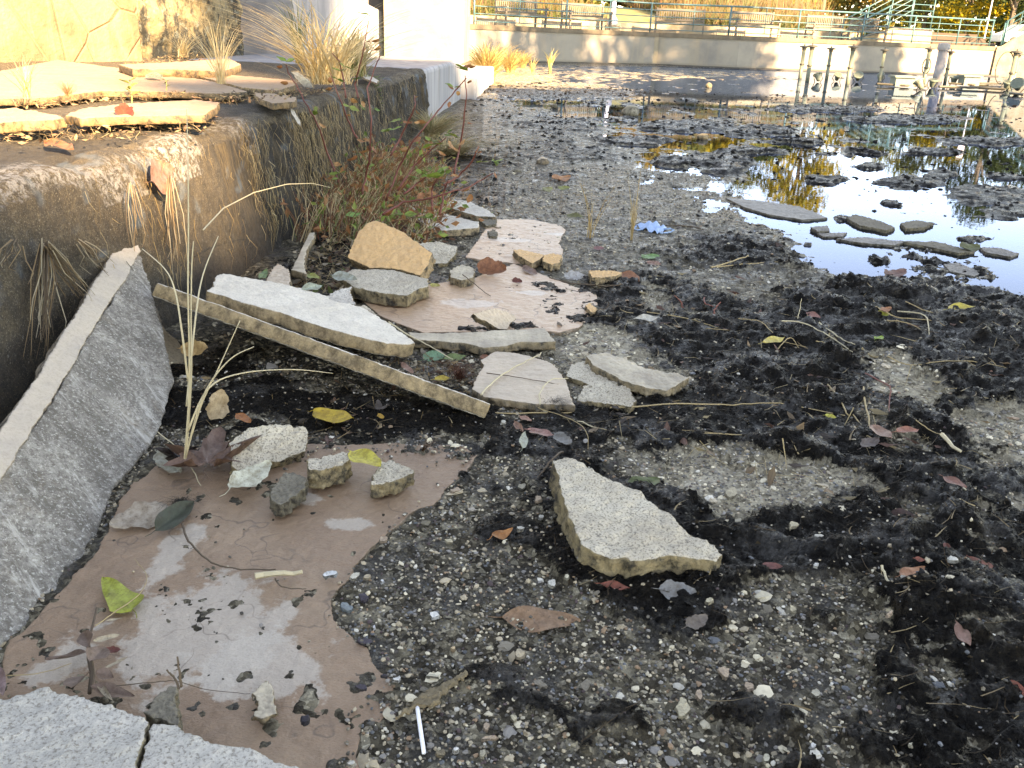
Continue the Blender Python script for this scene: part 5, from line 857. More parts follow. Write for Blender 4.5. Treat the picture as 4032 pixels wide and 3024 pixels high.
for a_ in [
 ('green yellow heart shaped leaf with dark spots on the brown flagstone',ZF(890,345),ZF(690,130),.62,(.38,.42,.07),.026,'heart',.05,.05,0),
 ('large mustard yellow leaf in front of the dark hollow',ZC(60,385),ZC(328,440),.5,YEL,.035,'ovate',.25,.1,-.3),
 ('yellow green leaf resting on the triangular pale chunk',ZC(315,650),ZC(512,745),.5,(.6,.52,.08),.075,'ovate',.1,.15,-.3),
 ('cream white curled leaf with a pinhole, left of the oval stone',ZE(1500,890),ZE(1765,715),.42,(.62,.62,.5),.04,'ragged',-.25,.2,.3),
 ('tan triangular leaf standing upright behind the grass stems',ZE(1400,430),ZE(1445,215),.75,(.5,.36,.22),None,'ragged',.1,.1,.2),
 ('small orange leaf tucked behind the pale pitted slab',ZE(1550,390),ZE(1640,445),.5,ORG,.05,'ovate',.2,.2,0),
 ('dark green black curled leaf on the flagstone left of centre',ZE(1010,1150),ZE(1265,960),.42,(.04,.05,.03),.03,'ovate',.1,.5,.5),
 ('big pale grey pink lobed leaf lying left of the dark curled leaf',ZE(1120,1000),ZE(715,1110),.5,(.42,.35,.28),.027,'ragged',.08,.08,.1),
 ('pale grey green leaf at the base of the grass stems',ZE(1030,640),ZE(1180,775),.6,(.42,.42,.34),.03,'ragged',.15,.2,.2),
 ('largest brown leaf lying alone on the gravel',ZA(1220,370),ZA(1715,392),.3,(.3,.17,.1),None,'lance',.05,.08,.1),
 ('small red brown leaf below the triangular block',ZA(1838,160),ZA(2025,190),.28,RED,None,'lance',-.2,.2,.2),
 ('orange leaf with dark spots at the right on the mud',ZB(1508,100),ZB(1645,55),.48,(.5,.22,.12),None,'ovate',.2,.1,-.2),
 ('long pink red leaf right of the orange spotted leaf',ZB(1900,-5),ZB(2055,90),.3,(.3,.1,.07),None,'lance',.1,.2,-.3),
 ('deep red leaf beside the white crumbs at right',ZB(1590,0),ZB(1650,10),.5,RED,None,'ovate',.2,.2,0),
 ('curved brown leaf on black mud at the lower right',ZB(1830,375),ZB(1905,512),.45,(.32,.17,.13),None,'lance',-.3,.2,.2),
 ('dark red leaf cut by the right edge of the picture',ZB(2080,710),ZB(2260,820),.5,(.3,.08,.05),None,'ovate',.1,.3,0),
 ('see through grey leaf skeleton below the triangular block',ZB(135,175),ZB(350,195),.5,(.2,.2,.195),None,'ragged',.1,.1,0),
 ('dead grey leaf half sunk in mud near the see through one',ZB(290,390),ZB(410,330),.6,(.15,.12,.1),None,'ragged',.2,.2,0),
 ('bright orange brown leaf curled into an arch on the gravel',ZC(1250,1230),ZC(1388,1180),.42,(.5,.2,.07),None,'ovate',-.7,.1,.3),
 ('pale mint leaf standing near the tip of the long plate',ZC(1455,625),ZC(1475,515),.5,MINT,None,'ovate',.1,.2,.3),
 ('small salmon leaf nearest the tip of the long plate',ZC(1445,408),ZC(1520,440),.36,(.45,.22,.16),None,'ovate',.1,.1,0),
 ('dusky pink folded leaf above the mint leaf',ZC(1410,450),ZC(1465,520),.5,PNK,None,'ovate',.2,.4,.4),
 ('narrow pink leaf pointing right from the mint leaf',ZC(1490,500),ZC(1668,538),.24,(.4,.2,.17),None,'lance',.1,.2,0),
 ('translucent bluish leaf in the mud right of the narrow pink one',ZC(1680,530),ZC(1785,600),.55,(.2,.2,.19),None,'ragged',.2,.2,.2),
 ('dark green toothed leaf behind the triangular block',ZD(110,850),ZD(262,800),.68,(.1,.13,.045),None,'serrate',.2,.2,-.3),
 ('pale yellow leaf on the mud above the middle',ZD(818,70),ZD(932,45),.32,(.65,.52,.16),None,'lance',-.2,.2,.2),
 ('tiny bright green leaf on the mud ridge',ZD(1420,50),ZD(1458,36),.6,(.25,.4,.06),None,'ovate',.2,.2,0),
 ('small lemon yellow leaf among straws at right',ZD(1148,458),ZD(1212,470),.5,(.65,.6,.12),None,'ovate',.3,.3,0),
 ('grey feather like leaf on the black mud at centre right',ZD(890,530),ZD(1022,625),.3,(.2,.2,.2),None,'lance',.2,.2,.2),
 ('purple grey leaf under the tangle of straws',ZD(1345,630),ZD(1430,580),.6,(.14,.11,.1),None,'ragged',.2,.3,.2),
 ('tan pink leaf at the middle of the straw tangle',ZD(1400,520),ZD(1500,590),.45,(.42,.25,.19),None,'ovate',.3,.3,-.4),
 ('red leaf with a pale tip right of the straw tangle',ZD(1530,545),ZD(1650,535),.3,(.4,.16,.11),None,'lance',.15,.3,0),
 ('pink leaf near the right edge on the mud',ZD(2030,245),ZD(2105,228),.45,(.34,.17,.12),None,'ovate',.2,.3,0),
 ('thin rose leaf on the pale gravel at right',ZD(1778,783),ZD(1905,845),.26,(.28,.12,.09),None,'lance',.1,.2,0),
 ('brown orange leaf on pale gravel left of the right edge',ZD(1885,955),ZD(1990,985),.32,(.36,.2,.11),None,'lance',.1,.2,0),
 ('dark maroon folded leaf on the mud at lower right',ZD(1470,1000),ZD(1670,1030),.4,(.07,.03,.025),None,'lance',.2,.6,.5),
 ('upright small red leaf by the white crumbs',ZD(1790,1140),ZD(1825,1190),.5,(.38,.15,.12),None,'ovate',.2,.4,.5),
 ('dull red flat leaf on the mud right of the triangular block',ZD(810,1255),ZD(925,1262),.32,(.2,.07,.06),None,'lance',.1,.1,0),
 ('yellow leaf at the crest of the mud by the puddle',ZH(1850,748),ZH(1978,735),.3,(.65,.5,.1),None,'lance',.1,.2,.2),
 ('lime leaf among straws near the mud crest',ZH(1505,765),ZH(1580,772),.4,(.42,.45,.1),None,'ovate',.2,.3,0),
 ('orange brown leaf beside the lime leaf',ZH(1530,755),ZH(1580,742),.5,(.4,.17,.09),None,'ovate',.2,.3,0),
 ('fresh green leaf lying right of the dry grass tufts',ZH(398,505),ZH(478,492),.6,(.16,.33,.12),None,'ovate',.1,.2,-.3),
 ('dark brown leaf on the edge of the mud island',ZH(1010,440),ZH(1068,462),.5,DBR,None,'ovate',.2,.2,0),
 ('dark leaf with a stalk floating at the near side of the puddle',ZH(1550,592),ZH(1650,570),.4,(.2,.1,.08),None,'ragged',.2,.3,.2),
 ('green edged dark leaf on the puddle slab at right',ZH(1910,460),ZH(2000,450),.5,(.1,.11,.04),.02,'ovate',.2,.2,0),
 ('pink red leaf lying on the mud left of the tall straw',ZH(1178,762),ZH(1245,788),.35,(.4,.17,.14),None,'lance',.1,.2,0),
 ('rust leaf by the bright tan chunk',ZH(303,580),ZH(385,618),.5,(.36,.14,.07),None,'ovate',.2,.3,.3),
 ('white curled leaf on the black mud',ZH(362,795),ZH(478,788),.25,(.6,.57,.5),None,'lance',-.2,.2,.2),
 ('silvery leaf left of the bright tan chunk',ZJ(660,625),ZJ(760,615),.45,(.45,.45,.45),.02,'ragged',.2,.2,.2),
 ('golden tan leaf lit inside the dark hollow',ZN(262,725),ZN(448,722),.5,(.52,.33,.15),.12,'ragged',.1,.1,.5),
 ('small orange leaf at the mouth of the dark hollow',ZC(495,395),ZC(528,425),.7,(.6,.33,.05),.03,'ovate',.2,.1,0),
 ('rust brown crumpled leaf on the pink flagstone',ZG(1480,590),ZG(1665,630),.55,(.3,.11,.05),.03,'ragged',-.7,.4,.3),
 ('small maroon leaf in the middle of the pink flagstone',ZG(1690,670),ZG(1755,685),.5,(.2,.06,.05),.025,'ragged',.3,.5,.3),
 ('brown pointed leaf right of the rust crumpled leaf',ZG(1760,590),ZG(1855,640),.4,(.3,.2,.17),.025,'ovate',.2,.4,.4),
 ('yellow leaf standing against the cracked tan chunk',ZG(1280,660),ZG(1335,590),.4,(.6,.42,.05),.03,'ovate',.2,.2,.3),
 ('pale yellow leaf tip under the white topped slab',ZG(1150,700),ZG(1218,705),.5,(.6,.55,.2),.024,'ovate',.1,.1,0),
 ('silver green leaf on the litter left of the white topped slab',ZG(515,640),ZG(675,665),.36,(.4,.45,.4),.09,'ovate',.1,.3,.2),
 ('pale green leaf behind the thick white plate',ZG(310,735),ZG(450,705),.34,(.4,.47,.38),.13,'lance',.1,.3,.3),
 ('yellow green leaf above the silver green leaf',ZG(350,635),ZG(430,660),.4,(.4,.45,.15),.1,'ovate',.1,.3,0),
 ('dark green leaf against the foot of the ledge',ZG(35,665),ZG(85,605),.6,(.07,.15,.04),.14,'ovate',.1,.3,.4),
 ('jade green leaf under the long thin buff slab',ZG(1110,1190),ZG(1240,1150),.55,(.12,.27,.16),.02,'serrate',.1,.2,0),
 ('olive green leaf right of the jade green leaf',ZG(1240,1185),ZG(1390,1165),.3,(.14,.2,.07),.02,'ovate',.1,.2,0),
 ('pink leaf behind the tip of the long plate',ZG(965,1215),ZG(1045,1280),.35,(.42,.25,.2),.03,'ovate',.1,.2,.3),
 ('yellow edged leaf beside the brown root tuft',ZG(1180,1320),ZG(1280,1310),.35,(.55,.4,.08),.03,'ovate',-.2,.3,.3),
 ('rust leaf fragment on the long cream slab corner',ZG(1480,1180),ZG(1535,1165),.6,(.28,.1,.05),.03,'ragged',.2,.2,0),
 ('green leaf on the weeds litter in front of the red stems',ZG(600,250),ZG(695,235),.35,(.14,.28,.07),.14,'ovate',-.1,.2,.2),
 ('orange leaf on the far mud left of the dry grass tufts',ZJ(605,140),ZJ(692,125),.4,(.5,.22,.1),None,'ovate',.2,.2,.3),
 ('left of two dull green leaves on the far mud',ZJ(555,190),ZJ(605,180),.5,(.22,.22,.09),None,'ovate',.1,.1,0),
 ('right of two dull green leaves on the far mud',ZJ(632,182),ZJ(690,175),.4,(.2,.22,.06),None,'ovate',.1,.1,0),
 ('dark green leaf behind the left dry grass tuft',ZJ(675,315),ZJ(765,325),.3,(.15,.15,.05),None,'ovate',.1,.1,0),
 ('plum leaf at the foot of the dry grass tufts',ZJ(810,485),ZJ(860,480),.5,(.25,.12,.12),None,'ovate',.2,.3,0),
 ('pink leaf below the fresh green leaf',ZJ(1075,550),ZJ(1150,562),.3,(.4,.24,.2),None,'lance',.1,.2,0),
 ('orange brown curled leaf on the ledge top',(181,562),(292,590),.3,(.42,.16,.07),.575,'lance',-.1,.2,.2),
 ('white leaf draped over the broken ledge corner',Z2(320,950),Z2(405,1100),.35,(.55,.52,.47),None,'lance',.1,.2,.3),
 ('small pale sage leaf on the lit paving',Z1(1290,660),Z1(1420,680),.4,(.35,.42,.3),.63,'ovate',.1,.2,0),
 ('dusky red leaf on the brown flagstone near its left dirt streak',ZF(705,610),ZF(812,615),.4,(.2,.06,.05),.027,'ragged',.2,.3,0),
 ('rosy leaf at the left edge behind the granite slab',ZF(-60,700),ZF(20,930),.5,(.3,.2,.2),.05,'lance',.1,.3,0)]:
    lb,a,b_,w_,c_,z_,k_,cu,fo,ro=a_
    if lb.startswith('tan triangular leaf'):
        p0_=G(*a,.02); leaf(lb,a,b_,.7,(.5,.36,.22),0.,'ragged',.1,.1,1.2,LEAF,pa=p0_,pb=V(*b_,p0_[1]+.03)); continue
    if lb.startswith('golden tan leaf lit'):
        leaf(lb,a,b_,.5,c_,0.,'ragged',.1,.1,.9,LEAF,pa=V(*a,2.35),pb=V(*b_,2.32)); continue
    if lb.startswith('white leaf draped'):
        pa_=X(*a,edge_x(4.6,.5)+.03); pb_=X(*b_,edge_x(4.6,.35)+.05); leaf(lb,a,b_,w_,c_,0.,k_,cu,fo,ro,DRY,pa=pa_,pb=pb_); continue
    leaf(lb,a,b_,w_*1.05,c_,z_,k_,cu,fo,ro,DRY if sum(c_)<.6 else LEAF)
leaf('dull brown leaf stuck on the upper face of the ledge',(0,0),(0,0),.55,(.3,.16,.12),0.,'ovate',.1,.1,1.2,DRY,pa=X(590,715,edge_x(2.9,.47)+.035),pb=X(680,670,edge_x(2.9,.5)+.035))
maple('large brown maple leaf at the base of the grass stems',ZE(1360,715),ZE(1490,440),(.17,.095,.07),.045,.3,1.35)
maple('dark red brown maple leaf crumpled under the large brown one',ZE(1440,640),ZE(1560,580),(.12,.05,.035),.03,.5,1.9)
maple('black brown maple leaf left of the large brown one',ZE(1190,690),ZE(1090,520),(.05,.035,.03),.03,.5,.9)
maple('dim grey brown maple leaf in the shade under the long plate',ZC(500,375),ZC(480,270),(.1,.08,.07),.02,.2,1.,3)
maple('brown red wet leaf mat between the pale slab and gravel',ZC(150,590),ZC(300,540),(.11,.05,.035),.035,.1,1.)
# dry spiky flower head by the corner slab
def thing_parts(label,cat,name,loc): return empty(name,loc,label,cat)
e=thing_parts('brown dried plant head with pointed petals lying behind the granite corner','dry plant','dried_plant',G(*ZF(600,730),.03))
for a,b_,w_,z0,z1 in [((590,640),(310,690),.24,.045,.03),((600,860),(900,930),.24,.05,.03),((560,800),(480,880),.5,.05,.07),((620,560),(800,515),.2,.05,.04),((700,740),(860,660),.12,.05,.06),((600,700),(700,600),.5,.06,.05),((640,820),(760,960),.12,.05,.04),((640,760),(760,800),.5,.06,.05),((560,500),(600,600),.4,.05,.05),((700,420),(820,400),.12,.04,.04)]:
    leaf(None,(0,0),(0,0),w_*1.4,(.2,.13,.1) if w_>.2 else (.4,.33,.24),0.,'lance',.2,.5,.3,DRY,name='petal',cat=None,stalk=False,parent=e,pa=G(*ZF(*a),z0),pb=G(*ZF(*b_),z1))
MB().tube([Vector(G(*ZF(*p),.045))-e.location for p in [(650,330),(620,450),(590,560),(600,660),(620,780),(600,900)]],[.002,.002,.0025,.004,.004,.003],6).build('stalk',TWIG,e)

# ---------------------------------------------------------------- straws, stalks, twigs
def strand(label,pts,r_=.0012,mat=STRAW,name='straw',cat='straw',z=None,group=None,taper=.5):
    P=[]
    for p in pts:
        if len(p)==3: P.append(Vector(G(*p)))
        else:
            g_=G(p[0],p[1],.01); P.append(Vector((g_[0],g_[1],(z if z is not None else max(0,hz(g_[0],g_[1]))+.006))))
    Q=[]
    for i in range(len(P)-1):
        a=P[max(0,i-1)];b_=P[i];c_=P[i+1];d=P[min(len(P)-1,i+2)]
        for k in range(5):
            t=k/5; Q.append(.5*((2*b_)+(c_-a)*t+(2*a-5*b_+4*c_-d)*t*t+(3*b_-a-3*c_+d)*t**3))
    Q.append(P[-1]); o0=Q[0].copy(); Q=[v-o0+Vector(rng.normal(0,r_*.35,3)) for v in Q]
    o=MB().tube(Q,[r_*(1-(1-taper)*i/len(Q)) for i in range(len(Q))],5).build(name,mat); o.location=o0; return tag(o,label,cat,group)
zz=lambda f,*ps:[f(*p[:2])+((p[2],) if len(p)>2 else ()) for p in ps]
ST=[('long straw stalk lying across the mud from the cream slab to the right',zz(ZD,(0,440),(350,447),(650,440),(900,435),(1250,480)),.0024,STRAW),
('straw stalk in front of the tip of the long plate',zz(ZC,(1560,360,.02),(1700,400,.02),(1860,450,.02),(2030,505,.01)),.0028,STRAWP),
('thin straw from the plate tip toward the mud, uppermost of the pair',zz(ZC,(1270,385,.02),(1700,385,.02),(1930,370,.015),(2212,385,.01)),.0022,STRAW),
('straw across the mud above the yellow leaf, at upper right',zz(ZD,(680,0),(800,25),(900,90),(1040,125)),.0018,STRAW),
('stout straw at the top of the mud pointing down right',zz(ZD,(1110,0),(1200,50),(1250,80),(1300,118)),.003,STRAWP),
('horizontal straw right of the pale yellow leaf',zz(ZD,(1095,115),(1200,118),(1270,125)),.002,STRAW),
('pair of short straws left of the long right straw',zz(ZD,(1340,135),(1400,145),(1460,155)),.003,STRAW),
('long straw stretching to the right edge above the pale gravel',zz(ZD,(1480,165),(1600,200),(1780,232),(2000,228),(2212,250)),.0022,STRAW),
('forked straw stem in the tangle, leaning right',zz(ZD,(1120,255,.02),(1200,330,.03),(1260,430,.03),(1275,455,.02)),.003,STRAW),
('straw from the tangle down to the purple grey leaf',zz(ZD,(1355,280,.03),(1360,370,.04),(1385,480,.03),(1400,570,.02)),.0032,STRAW),
('red brown stem in the tangle at right',zz(ZD,(1365,230,.04),(1470,285,.05),(1500,310,.05),(1492,420,.03),(1520,500,.02)),.0026,STEM),
('straw curving out of the tangle to the lower right',zz(ZD,(1300,450,.02),(1370,540,.02),(1420,580,.02),(1590,650,.01)),.002,STRAW),
('straw crossing the middle of the tangle',zz(ZD,(1210,490,.02),(1330,545,.02),(1450,600,.02),(1580,650,.01)),.0024,STRAW),
('short cut straw below the tangle',zz(ZD,(1615,570),(1700,600),(1760,630)),.0016,STRAW),
('thick pale cut reed piece right of the tangle',zz(ZD,(1755,630),(1865,712)),.006,STRAWP),
('thin grass stem left of the tangle, gently curved',zz(ZD,(500,605),(700,600),(380,590)),.001,STRAW),
('straight golden straw pointing at two small stones',zz(ZB,(1405,40,.05),(1430,115,.045),(1500,250,.035),(1575,405,.02)),.0026,STRAWP),
('rising twig at the right edge near the bottom',zz(ZB,(2015,1050,.02),(2100,960,.03),(2230,850,.04)),.0016,STRAW),
('curved thin straw above the triangular block on the mud',zz(ZC,(1560,350,.03),(1790,430,.04),(1890,520,.05),(1895,670,.01)),.0012,STRAW),
('dark root running down the left side of the triangular block',zz(ZC,(1730,640,.02),(1650,700,.03),(1580,790,.02),(1520,870,.01)),.003,TWIG),
('straw lying on the cream slab, crossing it diagonally',zz(ZG,(1480,1420,.045),(1600,1300,.047),(1760,1210,.047),(1880,1145,.047)),.003,STRAWP),
('thin bent straw across the cream slab',zz(ZG,(1520,1275,.045),(1700,1300,.046),(1990,1350,.04)),.0016,TWIG),
('curly straw loop on the right corner of the cream slab',zz(ZG,(1870,1480,.045),(1870,1400,.05),(1940,1320,.06),(2050,1310,.04)),.0024,STRAWP),
('straw from the thick white plate down over the long buff slab',zz(ZG,(880,940,.11),(1000,1020,.09),(1150,1100,.07),(1300,1185,.05)),.0022,STRAWP),
('dark thin twig leaning on the cracked tan chunk',zz(ZG,(1360,630,.07),(1450,700,.04),(1545,775,.022)),.0022,TWIG),
('dark stem bundle lying on the mud beside the bright tan chunk',zz(ZJ,(590,640),(700,665),(900,690),(950,690)),.005,TWIG),
('dark brown curved root on the brown flagstone',zz(ZE,(1195,1100,.028),(1230,1210,.03),(1350,1330,.03),(1520,1390,.028),(1800,1400,.028)),.0024,TWIG),
('short curved root under the cut reed piece',zz(ZE,(1800,1455,.028),(1840,1510,.028),(2000,1525,.026)),.0015,TWIG),
('cut pale reed piece lying on the brown flagstone',zz(ZE,(1675,1435,.032),(1955,1415,.032)),.0065,STRAWP),
('thin pale stem leaning over the heart shaped leaf',zz(ZF,(640,450,.05),(780,350,.045),(930,240,.04),(985,120,.04),(900,0,.03)),.0011,STRAW),
('fine hair like stem across the pale patch of the flagstone',zz(ZF,(780,850,.05),(1000,830,.05),(1180,820,.05),(1400,880,.03),(1680,905,.03)),.0008,TWIG),
('thin pale stem from the left edge to the dried plant head',zz(ZF,(-60,785,.05),(250,770,.05),(480,700,.05)),.0009,STRAW),
('upright forked twig behind the granite slab, tallest prong',zz(ZF,(1215,860,.1),(1205,760,.12),(1190,660,.14)),.0022,TWIG),
('shorter bent prong beside the upright forked twig',zz(ZF,(1200,870,.1),(1160,790,.11),(1110,745,.12)),.002,TWIG),
('straw leaning on the rusty leaf under the left grass stems',zz(ZE,(1030,500,.06),(1190,640,.05),(1310,850,.03)),.0014,STRAWP),
('fan of straw at the crest of the mud, longest piece',zz(ZH,(1610,755,.03),(1740,775,.05),(1760,880,.02)),.003,STRAWP),
('straw in the crest fan, pointing left',zz(ZH,(1510,735,.05),(1600,780,.04),(1780,800,.03)),.0028,STRAW),
('straw in the crest fan, lower one',zz(ZH,(1560,800,.04),(1650,810,.04),(1740,850,.02)),.0024,STRAW),
('straw from the crest fan running to the right edge',zz(ZH,(1650,710,.04),(1800,770,.03),(2000,785,.02),(2212,800,.02)),.0022,STRAW),
('long slanting straw in the middle of the mud',zz(ZH,(1060,800,.05),(1160,810,.05),(1280,870,.04),(1400,950,.02)),.003,STRAWP),
('tall thin straw sticking up from the middle of the mud',zz(ZH,(1130,810,.02),(1145,750,.06),(1155,695,.1)),.0018,STRAWP),
('bent straw over the pale yellow leaf',zz(ZH,(1030,950,.02),(1100,880,.05),(1150,945,.02)),.002,STRAW),
('long straw crossing the mud left of the pale yellow leaf',zz(ZH,(600,830,.02),(800,845,.03),(1000,880,.02)),.002,STRAW),
('upper long straw across the mud, from the white curled leaf',zz(ZH,(270,740,.02),(500,770,.03),(650,800,.03),(800,850,.02)),.0026,STRAW),
('red stem sprout on the mud, left one',zz(ZH,(590,755,.01),(580,710,.04),(550,680,.07)),.0034,STEM),
('red stem sprout on the mud, right one',zz(ZH,(745,800,.01),(740,750,.04),(770,710,.07)),.004,STEM),
('red arched stem between the two red sprouts',zz(ZH,(690,690,.05),(700,720,.04),(770,745,.02)),.003,STEM),
('straw on the mud island in the puddle edge, forked',zz(ZH,(725,548,.03),(850,510,.04),(900,490,.05)),.004,STRAW),
('second straw on the mud island, flatter',zz(ZH,(750,545,.03),(900,530,.03),(1050,520,.02)),.003,STRAW),
('black stem beside the blue mask',zz(ZH,(520,350,.01),(620,350,.02),(710,375,.01)),.005,TWIG),
('arching straw on the shaded ledge face',[],.0022,STRAW)]
for lb,P_,r_,mt in ST:
    if P_: strand(lb,P_,r_,mt)
P_=[X(1012,742+6,edge_x(3.6,.3)+.1)]
Q=[Vector(V(x_,y_,Y_)) for x_,y_,Y_ in [(800,905,2.3),(880,820,2.5),(1000,758,2.75),(1130,725,3.0),(1230,722,3.2),(1300,738,3.3)]]
o=MB().tube([v-Q[0] for v in Q],[.0018,.0018,.0017,.0015,.0012,.0008],5).build('straw',STRAWP); o.location=Q[0]; tag(o,'long pale grass stem arching in front of the dark ledge face','straw')
# left foreground grass plant
def stemplant(label,cat,name,base,stems,r_=.0024,mat=STRAWP):
    e=empty(name,base,label,cat)
    for st in stems:
        Q=[Vector(V(x_,y_,Y_)) for x_,y_,Y_ in st]; S_=[]
        for i in range(len(Q)-1):
            a=Q[max(0,i-1)];b_=Q[i];c_=Q[i+1];d=Q[min(len(Q)-1,i+2)]
            for k in range(5): t=k/5; S_.append(.5*((2*b_)+(c_-a)*t+(2*a-5*b_+4*c_-d)*t*t+(3*b_-a-3*c_+d)*t**3))
        S_.append(Q[-1]); MB().tube([v-e.location for v in S_],[r_*(1-.7*i/len(S_)) for i in range(len(S_))],5).build('stem',mat,e,True)
    return e
gb=G(725,1830,.02)
stemplant('tall dry grass plant rising in front of the long plate','grass plant','grass_plant',gb,[[(725,1830,1.72),(742,1600,1.72),(745,1400,1.72),(740,1150,1.72),(742,900,1.73),(740,640,1.75),(735,430,1.78)],[(730,1820,1.72),(752,1500,1.74),(752,1250,1.75),(755,1050,1.76),(762,950,1.77)],[(725,1810,1.72),(790,1600,1.75),(860,1450,1.78),(945,1262,1.8)],[(730,1800,1.72),(800,1560,1.7),(900,1420,1.7),(1000,1365,1.7)],[(738,1700,1.72),(820,1530,1.75),(950,1470,1.85),(1150,1455,1.95),(1310,1470,2.05)],[(735,1600,1.72),(770,1250,1.8),(800,1080,1.9),(860,930,2.0)],[(740,1500,1.72),(715,1300,1.7),(690,1150,1.72),(650,1060,1.75),(560,980,1.85)]],.0026)
# blurred culms rising at the extreme left of the ledge
def tuftpx(label,px,py,z,h,n,spread,w,cols,**k):
    return tuft('grass_tuft',G(px,py,z),h,n,spread,w,cols,label,**k)
DG=[(.7,.57,.35),(.62,.48,.27),(.76,.66,.44),(.5,.36,.18)]; DGR2=DG+[(.2,.26,.08)]
tuftpx('largest pale dry grass clump at the back of the ledge, leaning left and right',1290,330,.6,.8,330,1.2,.0075,DG+[(.66,.56,.36)],lean=(-.02,-.1),seg=8,droop=.8)
tuftpx('second dry grass clump right of the largest one on the ledge',1400,300,.6,.55,380,.6,.008,DGR2,seg=7,droop=.8)
tuftpx('upright green and dry grass clump behind the largest clump',1180,250,.6,.8,80,.3,.009,[(.09,.14,.04),(.4,.35,.14),(.14,.17,.06)])
tuftpx('straight dry grass tuft on the paving, left of the largest clump',872,330,.62,.5,90,.28,.004,DG)
tuftpx('thin dry tuft at the foot of the jagged rock',720,225,.6,.36,110,.4,.006,DG)
tuftpx('small dry grass tuft in the paving joint at the left edge',110,385,.63,.24,60,.14,.004,DG+[(.4,.38,.1)])
tuftpx('feathery reddish seed tuft in the paving joint',270,380,.62,.10,160,.1,.0018,[(.42,.22,.13),(.5,.32,.18)])
tuftpx('bigger sunlit straw clump beyond the end of the ledge',1920,320,.0,1.05,420,.9,.028,[(.62,.45,.2),(.68,.5,.24),(.5,.34,.14)])
tuftpx('low sunlit straw clump right of the bigger one',2010,285,.0,.8,240,.8,.03,[(.62,.45,.2),(.5,.36,.16)])
tuftpx('small straw clump at the foot of the far wall',2060,268,.0,.7,90,.6,.035,[(.6,.42,.2),(.5,.34,.14)])
tuftpx('lone spiky straw tuft in the far water with a drooping blade',2165,285,.0,.85,26,.35,.045,[(.6,.5,.22),(.5,.4,.16)])
tuftpx('small bent straw tuft left of the lone spiky one',2095,290,.0,.6,18,.35,.04,[(.6,.45,.2)])
tuft('grass_tuft',G(*ZJ(788,440),0),.5,18,.17,.0042,[(.45,.3,.13),(.5,.36,.18),(.35,.22,.1)],'left dry orange grass tuft standing in the mud','grass clump')
tuft('grass_tuft',G(*ZJ(998,450),0),.5,16,.06,.0042,[(.45,.3,.13),(.5,.36,.18),(.35,.22,.1)],'right narrow dry grass tuft standing in the mud','grass clump')
tuft('root_tuft',G(*ZG(1340,1310),.02),.075,190,.1,.0022,[(.14,.05,.03),(.2,.08,.05),(.09,.035,.025)],'dark red brown root tuft between the plate and the cream slab','root tuft')
tuft('root_tuft',G(*ZG(1950,1480),.03),.03,120,.1,.0022,[(.04,.045,.06),(.1,.09,.08)],'blue black wet root tuft on the tip of the cream slab','root tuft',lean=(.05,0))
tuft('root_tuft',G(*ZC(790,640),.03),.04,26,.03,.003,[(.14,.07,.04),(.2,.12,.07)],'small brown stem bundle on the far edge of the brown flagstone','root tuft',lean=(.03,.02))
tuft('root_tuft',G(*ZE(1180,950),.03),.012,200,.07,.0016,[(.03,.026,.022),(.06,.05,.035)],'black root fluff above the dark curled leaf','root tuft')
# fallen grass fans at the foot of the painted ledge
tuft('grass_clump',G(1760,610,.01),.26,420,1.0,.011,DG+[(.35,.3,.16)],'flattened dry grass clump fanning right from the ledge foot over the mud','grass clump',lean=(.35,.15),seg=8)
tuft('grass_clump',G(1700,540,.01),.36,520,.6,.009,DG+[(.3,.3,.14)],'upright dry grass clump against the painted ledge','grass clump',lean=(.15,0))
tuft('grass_clump',G(1580,770,.01),.26,520,.5,.007,DG+[(.2,.24,.09),(.3,.14,.07)],'tangled dry grass among the red stems','grass clump')
# ---------------------------------------------------------------- red stemmed weeds
WL=[((.5,.2,.07),'b'),((.42,.16,.06),'b'),((.34,.46,.09),'g'),((.22,.38,.07),'g'),((.4,.22,.1),'b')]
def weed(label,stems,Y,leaves):
    base=V(*ZI(*stems[0][0]),Y); e=empty('red_stemmed_weed',base,label,'weed')
    for st in stems:
        n=len(st); Q=[Vector(V(*ZI(*p),Y+(.05*math.sin(i*1.7)))) for i,p in enumerate(st)]; S_=[]
        for i in range(n-1):
            for k in range(4): S_.append(Q[i].lerp(Q[i+1],k/4)+Vector(rng.normal(0,.0015,3)))
        S_.append(Q[-1]); MB().tube([v-e.location for v in S_],[.0056*(1-.6*i/len(S_)) for i in range(len(S_))],6).build('stem',STEM,e,True)
    for x_,y_,k in leaves:
        p=Vector(V(*ZI(x_,y_),Y+rng.normal(0,.02)))
        for j in range(2 if k=='g' else 1):
            a=rng.uniform(0,2*PI); l=WK*(rng.uniform(.035,.055) if k=='g' else rng.uniform(.028,.045)); d=Vector((math.cos(a)*l,math.sin(a)*l*.5,rng.uniform(-.4,.5)*l if k=='g' else rng.uniform(-.9,.1)*l))
            c_=((.18,.27,.05),(.12,.22,.045),(.24,.31,.07))[rng.integers(3)] if k=='g' else ((.45,.2,.08),(.36,.14,.06),(.5,.25,.1))[rng.integers(3)]
            leaf(None,(0,0),(0,0),.6 if k=='g' else .75,c_,0.,'ovate',.15 if k=='g' else -.8,.3,rng.uniform(-.8,.8),LEAF,name='leaf',cat=None,stalk=False,parent=e,pa=p,pb=p+d)
WK=1.2
weed('tall red stemmed weed rising over the ledge corner, leftmost',[[(740,1260),(640,1000),(570,790),(500,650),(380,430),(300,300),(280,230)]],4.75,[(280,210,'g'),(245,255,'b'),(545,640,'g'),(560,760,'b'),(290,400,'b'),(730,1180,'g'),(700,1100,'b')])
